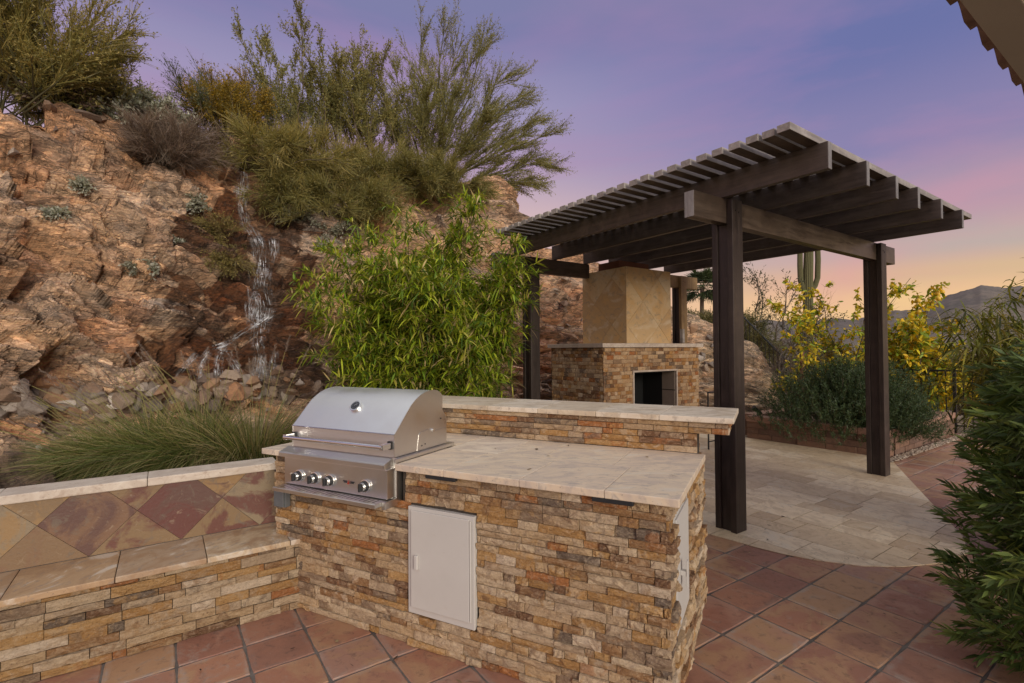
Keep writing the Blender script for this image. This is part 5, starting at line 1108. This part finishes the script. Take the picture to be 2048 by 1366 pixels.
# citrus and yellow shrubs behind the planter -------------------------
def leafy(name, label, cat, base, hgt, R_, nstem, nleaf, seed, cols, wts, leaf=(.085, .042), el=(35, 85), stem_r=.018, lean=(0, 0, 0), fruit=None, n_sec=9, clump=.5):
    rg = np.random.default_rng(seed); d = fan(rg, nstem, el, None, lean); d[:, :2] *= R_/hgt*1.4; L = hgt*rg.uniform(.55, 1.05, nstem)
    st_, S_, T_ = wands(rg, base, d, L, (0, 0, -.08), n_sec, .34, .6, 6, .22, .7, .3, .08); th = Thing(name, label, cat, 'W', tuple(base)); mb = MB()
    for q in st_: mb.tube(list(q), list(np.linspace(stem_r, stem_r*.25, 7)), 5, False)
    th.part('trunk', mb, 'bark'); bl = Blades(); so, sd, sl = S_; to, td, tl = T_
    bl.add(so, sd, sl, .012, pal(len(so), [(.12, .09, .05)], rg=rg), .1, 3, 'taper', rg=rg); bl.add(to, td, tl, .006, pal(len(to), [(.14, .12, .05)], rg=rg), .1, 2, 'taper', rg=rg)
    keep = np.where(rg.random(len(to)) < clump)[0]; fi = rg.choice(keep, nleaf); lo = to[fi]+td[fi]*(tl[fi]*rg.uniform(.1, 1.05, nleaf))[:, None]
    tone = rg.random(len(to)); cc = np.where((tone[fi] < .5)[:, None], pal(nleaf, cols, wts, .2, rg), pal(nleaf, cols, wts[::-1], .2, rg))
    bl.add(lo, norm(td[fi]*.5+.8*rv(rg, nleaf)+np.array([0, 0, -.15])), leaf[0]*rg.uniform(.6, 1.25, nleaf), leaf[1], cc, .25, 3, 'oval', rg=rg)
    bl.obj('crown', 'leaf', th.e, base)
    if fruit:
        for (px, py, Y) in fruit:
            p = at_depth(px, py, Y); mbf = MB(); prof = [(-.046, .004), (-.042, .012), (-.030, .028), (-.012, .037), (.008, .038), (.026, .030), (.040, .014), (.045, .004)]
            mbf.tube([p+np.array([0, 0, z]) for z, _ in prof], [r for _, r in prof], 12); th.part('lemon', mbf, 'lemon', smooth=True)
            tipp = p+np.array([.02, .03, .13]); mid = (tipp+np.array(base)+np.array([0, 0, 1.9]))/2; th.part('fruit_branch', MB().tube([p+np.array([0, 0, .044]), tipp, mid, np.array(base)+np.array([0, 0, .9])], [.003, .004, .008, .012], 5), 'bark')
            nb_ = 46; q_ = rg.uniform(0, 1, nb_)[:, None]; lo2 = tipp*(1-q_*.75)+mid*q_*.75+rg.normal(0, .05, (nb_, 3)); sb_ = Blades().add(lo2, rv(rg, nb_), .10*rg.uniform(.6, 1.2, nb_), .05, pal(nb_, cols, wts, .2, rg), .25, 3, 'oval', rg=rg); sb_.obj('leafy_spray', 'leaf', th.e, base)
    return th
YG = [(.38, .40, .03), (.58, .46, .03), (.78, .50, .02), (.24, .33, .028), (.66, .52, .03)]
def gp(px, Y, z=0.0):
    p = at_depth(px, 690, Y); return np.array([p[0], p[1], z])
leafy('lemon_tree', 'yellow-green lemon tree with ripe fruit behind the fence, right of the far post', 'tree', gp(1830, 9.7, -.05), 2.15, 1.35, 24, 11000, 91, YG, [4, 4, 3, 3, 1], (.11, .055), fruit=[(1875, 587, 9.2), (1885, 584, 9.3), (1877, 597, 9.15), (1836, 601, 9.2), (1838, 624, 9.3)], n_sec=13)
leafy('lemon_tree', 'sparse lemon tree with pale leaves between the two right-hand posts', 'tree', gp(1700, 10.2, .25), 2.75, 1.0, 14, 3200, 92, YG, [5, 3, 2, 5, 1], (.095, .048), n_sec=8, clump=.35)
leafy('young_citrus', 'small staked citrus with bright yellow leaves in the planter', 'tree', gp(1605, 9.4, .28), 1.35, .75, 11, 700, 93, YG, [3, 4, 4, 2, 2], (.085, .042), n_sec=7, clump=.4)
stk = Thing('wooden_stake', 'weathered wooden stake beside the small yellow citrus', 'stake', 'W', tuple(gp(1602, 9.3, .28))); q = gp(1602, 9.3, .28); stk.part('stake_body', MB().tube([q, q+np.array([.01, 0, 1.15])], .035, 8), 'rust')
leafy('yellow_shrub', 'golden yellow shrub beyond the fence near the right edge', 'shrub', gp(1925, 12.5, -.2), 1.5, 1.5, 22, 7500, 94, [(.78, .50, .03), (.60, .42, .03), (.40, .34, .04), (.26, .24, .04)], [4, 4, 3, 2], (.075, .036), n_sec=13)
leafy('yellow_shrub', 'yellow-green shrub beyond the fence behind the lemon tree', 'shrub', gp(1800, 13.5, -.2), 1.75, 1.6, 22, 7500, 95, [(.48, .41, .04), (.34, .32, .04), (.62, .44, .03), (.22, .21, .04)], [4, 4, 3, 2], (.075, .036), n_sec=13)
# leafless grey shrub, dark-leaved tree, desert scrub
bush('leafless_shrub', 'tangle of leafless grey branches on the slope between the right-hand posts', 'shrub', gp(1590, 11.5, .15), fan(R1, 60, (15, 85), None, (0, -.1, 0)), R1.uniform(.9, 1.7, 60), 96, [(.24, .19, .16), (.31, .26, .22), (.18, .14, .115)], DEAD, (0, 0, -.12), 11, .4, .6, 7, .25, .7, .009, .012, 0, stem_r=.013, barkm='palebark', spread=.35)
bush('ironwood_tree', 'open tree with small dark leaves and crooked limbs behind the near post', 'tree', gp(1535, 14.5, .6), [(-.5, 0, 1), (-.3, .2, 1), (-.15, 0, 1), (.05, .2, 1), (.2, 0, 1), (.35, .2, 1), (.5, -.2, .9), (.65, 0, .8), (-.7, 0, .8), (-.4, -.4, .8), (.4, -.4, .8)], [2.5, 3.0, 3.1, 3.2, 3.2, 3.0, 2.6, 2.4, 2.2, 2.2, 2.2], 97, [(.05, .04, .03), (.07, .055, .04)], [(.06, .07, .03), (.09, .09, .035), (.045, .055, .03)], (.02, 0, -.05), 9, .36, .6, 8, .28, .7, .008, .016, 6, (.055, .026), stem_r=.035, t0=.35)
SCR = [(.16, .145, .05), (.12, .12, .045), (.20, .165, .06), (.09, .095, .04)]
for k, (px, Y, z, h_, lab) in enumerate(((1470, 14.0, 1.2, 1.1, 'olive desert shrub on the slope left of the saguaro'), (1545, 14.0, .6, 1.25, 'wide olive desert shrub below the saguaro'), (1660, 15.0, .2, 1.4, 'olive desert shrub right of the saguaro'), (1395, 14.5, 1.75, .8, 'grey-green shrub on the slope under the fan palm'), (1425, 14.2, 1.5, .9, 'bushy scrub on the slope behind the near post'), (1720, 17, -.3, 1.7, 'olive scrub far behind the sparse lemon tree'), (1860, 19, -.6, 1.9, 'grey-olive scrub far behind the fruiting lemon tree'), (1960, 18, -.6, 1.9, 'dull scrub beyond the golden shrub, right'), (2030, 16, -.4, 1.8, 'brown scrub at the far right behind the bamboo'))):
    bush('desert_shrub', lab, 'shrub', gp(px, Y, z), fan(R1, 30, (10, 85)), R1.uniform(.75, 1.15, 30)*h_, 110+k, SCR, SCR, (0, 0, -.06), 11, .4, .5, 10, .22, .6, .010, .013, 3, (.045, .022), stem_r=.014, spread=.35)
# distant scrub on the valley floor: far too many to count
rs = np.random.default_rng(66); fb = Blades(); N = 1500
ax_ = rs.uniform(.15, 1.15, N); Yd = 24*np.exp(rs.uniform(0, 2.6, N)); base_ = np.stack([ax_*Yd, Yd, -.03-np.clip((np.hypot(ax_*Yd, Yd)-14)/60, 0, 1)*5.0], -1)
li = np.repeat(np.arange(N), 34); sz = rs.uniform(.5, 1.3, N)*(1+Yd/160); dd = norm(rs.normal(size=(len(li), 3))*np.array([1, 1, .7])+np.array([0, 0, .6]))
tone = pal(N, [(.13, .12, .05), (.10, .105, .045), (.18, .15, .07), (.24, .20, .06)], [4, 4, 2, 1], rg=rs)
fb.add(base_[li]+dd*(sz[li]*rs.uniform(.1, .9, len(li)))[:, None]*np.array([1, 1, .8]), dd, sz[li]*.38, sz[li]*.16, tone[li]*rs.uniform(.7, 1.3, (len(li), 1)), 0, 2, 'oval', rg=rs)
ds = fb.obj('desert_scrub', 'leaf', None); ds['label'] = 'low desert scrub covering the far valley floor'; ds['category'] = 'scrub'

# saguaro: ribbed trunk and two arms ---------------------------------
sgb = gp(1617, 22, -.3); sg = Thing('saguaro_cactus', 'tall saguaro cactus with two upright arms between the right-hand posts', 'cactus', 'W', tuple(sgb))
def ribbed(pts, rad, k=36):
    pts = [np.array(p, float) for p in pts]; mb = MB(); n = len(pts); vs_ = []
    for i, p in enumerate(pts):
        d = norm(pts[min(i+1, n-1)]-pts[max(i-1, 0)]); a = norm(np.cross(d, np.array([0, 1.0, .05]))); b_ = np.cross(d, a)
        vs_ += [p+rad[i]*(1+(.07 if j % 2 else -.07))*(math.cos(2*math.pi*j/k)*a+math.sin(2*math.pi*j/k)*b_) for j in range(k)]
    fs_ = [(i*k+j, i*k+k+j, i*k+k+(j+1) % k, i*k+(j+1) % k) for i in range(n-1) for j in range(k)]+[tuple(range(k)), tuple(range((n-1)*k, n*k))[::-1]]
    return mb.add(vs_, fs_)
def sp(px, py): return at_depth(px, py, 22)
sg.part('trunk', ribbed([sgb, sp(1617, 640), sp(1616, 600), sp(1616, 560), sp(1617, 520), sp(1618, 470), sp(1618, 440), sp(1618, 432)], [.17, .18, .19, .19, .18, .16, .11, .03]), 'cactus')
sg.part('arm', ribbed([sp(1615, 592), sp(1606, 578), sp(1601, 560), sp(1600, 530), sp(1600, 500), sp(1601, 485), sp(1601, 480)], [.08, .10, .105, .105, .10, .07, .02]), 'cactus')
sg.part('arm', ribbed([sp(1620, 586), sp(1630, 572), sp(1635, 556), sp(1636, 520), sp(1635, 490), sp(1635, 470), sp(1635, 465)], [.08, .10, .105, .105, .10, .07, .02]), 'cactus')
# fan palm -----------------------------------------------------------
pb = gp(1404, 30, 2.4); pm = Thing('fan_palm', 'small fan palm against the sky between the chimney and near post', 'palm', 'W', tuple(pb)); topp = at_depth(1404, 575, 30)
rgm = np.random.default_rng(5); pm.part('trunk', MB().tube([pb, (pb+topp)/2, topp], [.13, .12, .11], 10), 'bark'); bl = Blades()
for k in range(60):
    d = fan(rgm, 1, (-35, 80))[0]; L = rgm.uniform(.6, .9); e2 = topp+d*L; bl.add(topp[None], d[None], L, .04, [(.12, .11, .05)], .1, 2, 'taper', rg=rgm)
    n = 22; sidev = norm(np.cross(d, np.array([0, 0, 1.0]))); ang = np.linspace(-1.25, 1.25, n); D = np.cos(ang)[:, None]*d+np.sin(ang)[:, None]*sidev
    bl.add(np.repeat(e2[None], n, 0), D, rgm.uniform(.55, .9, n), .06, pal(n, [(.05, .075, .03), (.075, .10, .04)], rg=rgm), rgm.uniform(.1, .5, n), 3, 'leaf', rg=rgm)
bl.obj('crown', 'leaf', pm.e, pb)

# fountain grass behind the bench -------------------------------------
def grass(label, px, Y, n, L, seed, lean, cols, plumes=14, up=.55, R_=.14):
    rg = np.random.default_rng(seed); p = at_depth(px, 700, Y); base = np.array([p[0], p[1], drop(p[0], p[1])]); th = Thing('fountain_grass', label, 'grass clump', 'W', tuple(base), 'fountain grass behind the bench'); bl = Blades()
    a = rg.uniform(0, 6.28, n); o = base+np.stack([np.cos(a)*R_*rg.uniform(0, 1, n)*1.4, np.sin(a)*R_*rg.uniform(0, 1, n), 0*a], -1)
    d = norm(np.stack([np.cos(a)*.62, np.sin(a)*.5, rg.uniform(up, 1.6, n)], -1)+np.array(lean)*rg.uniform(.2, 1.1, (n, 1)))
    bl.add(o, d, L*rg.uniform(.45, 1.2, n), .0085, pal(n, cols, rg=rg), rg.uniform(.25, .95, n), 6, 'taper', rg=rg); bl.obj('blades', 'leaf', th.e, base)
    st_ = MB(); pb_ = Blades()
    for k in range(plumes):
        dd_ = norm(np.array([rg.normal(0, .32), rg.normal(0, .22), 1.0])+np.array(lean)*rg.uniform(.1, .9)); Ls = L*rg.uniform(1.05, 1.5); pts = [base+dd_*Ls*t+np.array([0, 0, -.22*Ls*t*t])+np.array(lean)*.18*Ls*t*t for t in np.linspace(0, 1, 6)]
        st_.tube(pts, [.0022]*6, 3, False); ax2 = norm(pts[-1]-pts[-2]); m_ = 90; u = rg.uniform(0, 1, m_); oo = pts[-1]+ax2*(u*.16)[:, None]; pb_.add(oo, norm(ax2*1.2+.8*rv(rg, m_)), .028, .0022, pal(m_, [(.26, .19, .15), (.34, .27, .21), (.20, .14, .115)], rg=rg), 0, 1, 'taper', rg=rg)
    th.part('stalks', st_, 'culm'); pb_.obj('plumes', 'leaf', th.e, base)
GC = [(.12, .155, .035), (.17, .19, .05), (.085, .115, .03), (.26, .23, .085), (.36, .29, .14)]
grass('broad green fountain grass clump behind the middle of the bench wall', 300, 4.7, 3600, .88, 121, (-.55, -.35, 0), GC, 20)
grass('green fountain grass clump leaning left, second from the grill', 400, 4.65, 3600, .95, 122, (-.5, -.3, 0), GC, 20)
grass('tan and green fountain grass clump nearest the grill', 505, 4.65, 2800, 1.02, 123, (-.15, -.25, 0), GC[1:]+[(.30, .24, .11)], 12, .9)
grass('trailing fountain grass clump at the left end of the row', 205, 4.7, 2400, .72, 124, (-.7, -.4, 0), GC, 14, .35)

# ------------------------------------------------------------------ litter: dry leaves and twigs on the floor and counter
rl = np.random.default_rng(77); lt = Blades(); P_ = []
for k in range(150):
    u, v = (rl.uniform(-2.6, .2), rl.uniform(1.6, 4.6)) if k < 80 else (rl.uniform(-3.05, -1.6), rl.uniform(-.6, 1.3)) if k < 120 else (rl.uniform(-4.3, -1.6), rl.uniform(3.8, 7.6))
    a, b = ifr(u, v)
    if a < -.25 and 1.95 < b < 3.3: continue
    x, y = w2('P', u, v); P_.append((x, y, .010))
for k in range(10):
    x, y = w2('I', rl.uniform(-1.6, -.35), rl.uniform(2.1, 2.88)); P_.append((x, y, .925))
P_ = np.array(P_); n = len(P_); a = rl.uniform(0, 6.28, n); D = np.stack([np.cos(a), np.sin(a), rl.normal(0, .05, n)], -1); side = np.stack([-np.sin(a), np.cos(a), rl.normal(0, .25, n)], -1); tw_ = rl.random(n) < .45
lt.add(P_, D, np.where(tw_, rl.uniform(.03, .08, n), rl.uniform(.015, .04, n)), np.where(tw_, .003, rl.uniform(.005, .012, n)), pal(n, [(.10, .07, .045), (.20, .14, .08), (.30, .22, .12), (.05, .035, .03)], rg=rl), -.03, 3, 'oval', side, rl)
lo_ = lt.obj('dry_leaf_litter', 'leaf', None); lo_['label'] = 'scattered dry leaves and twigs on the patio tiles and counter'; lo_['category'] = 'leaf litter'
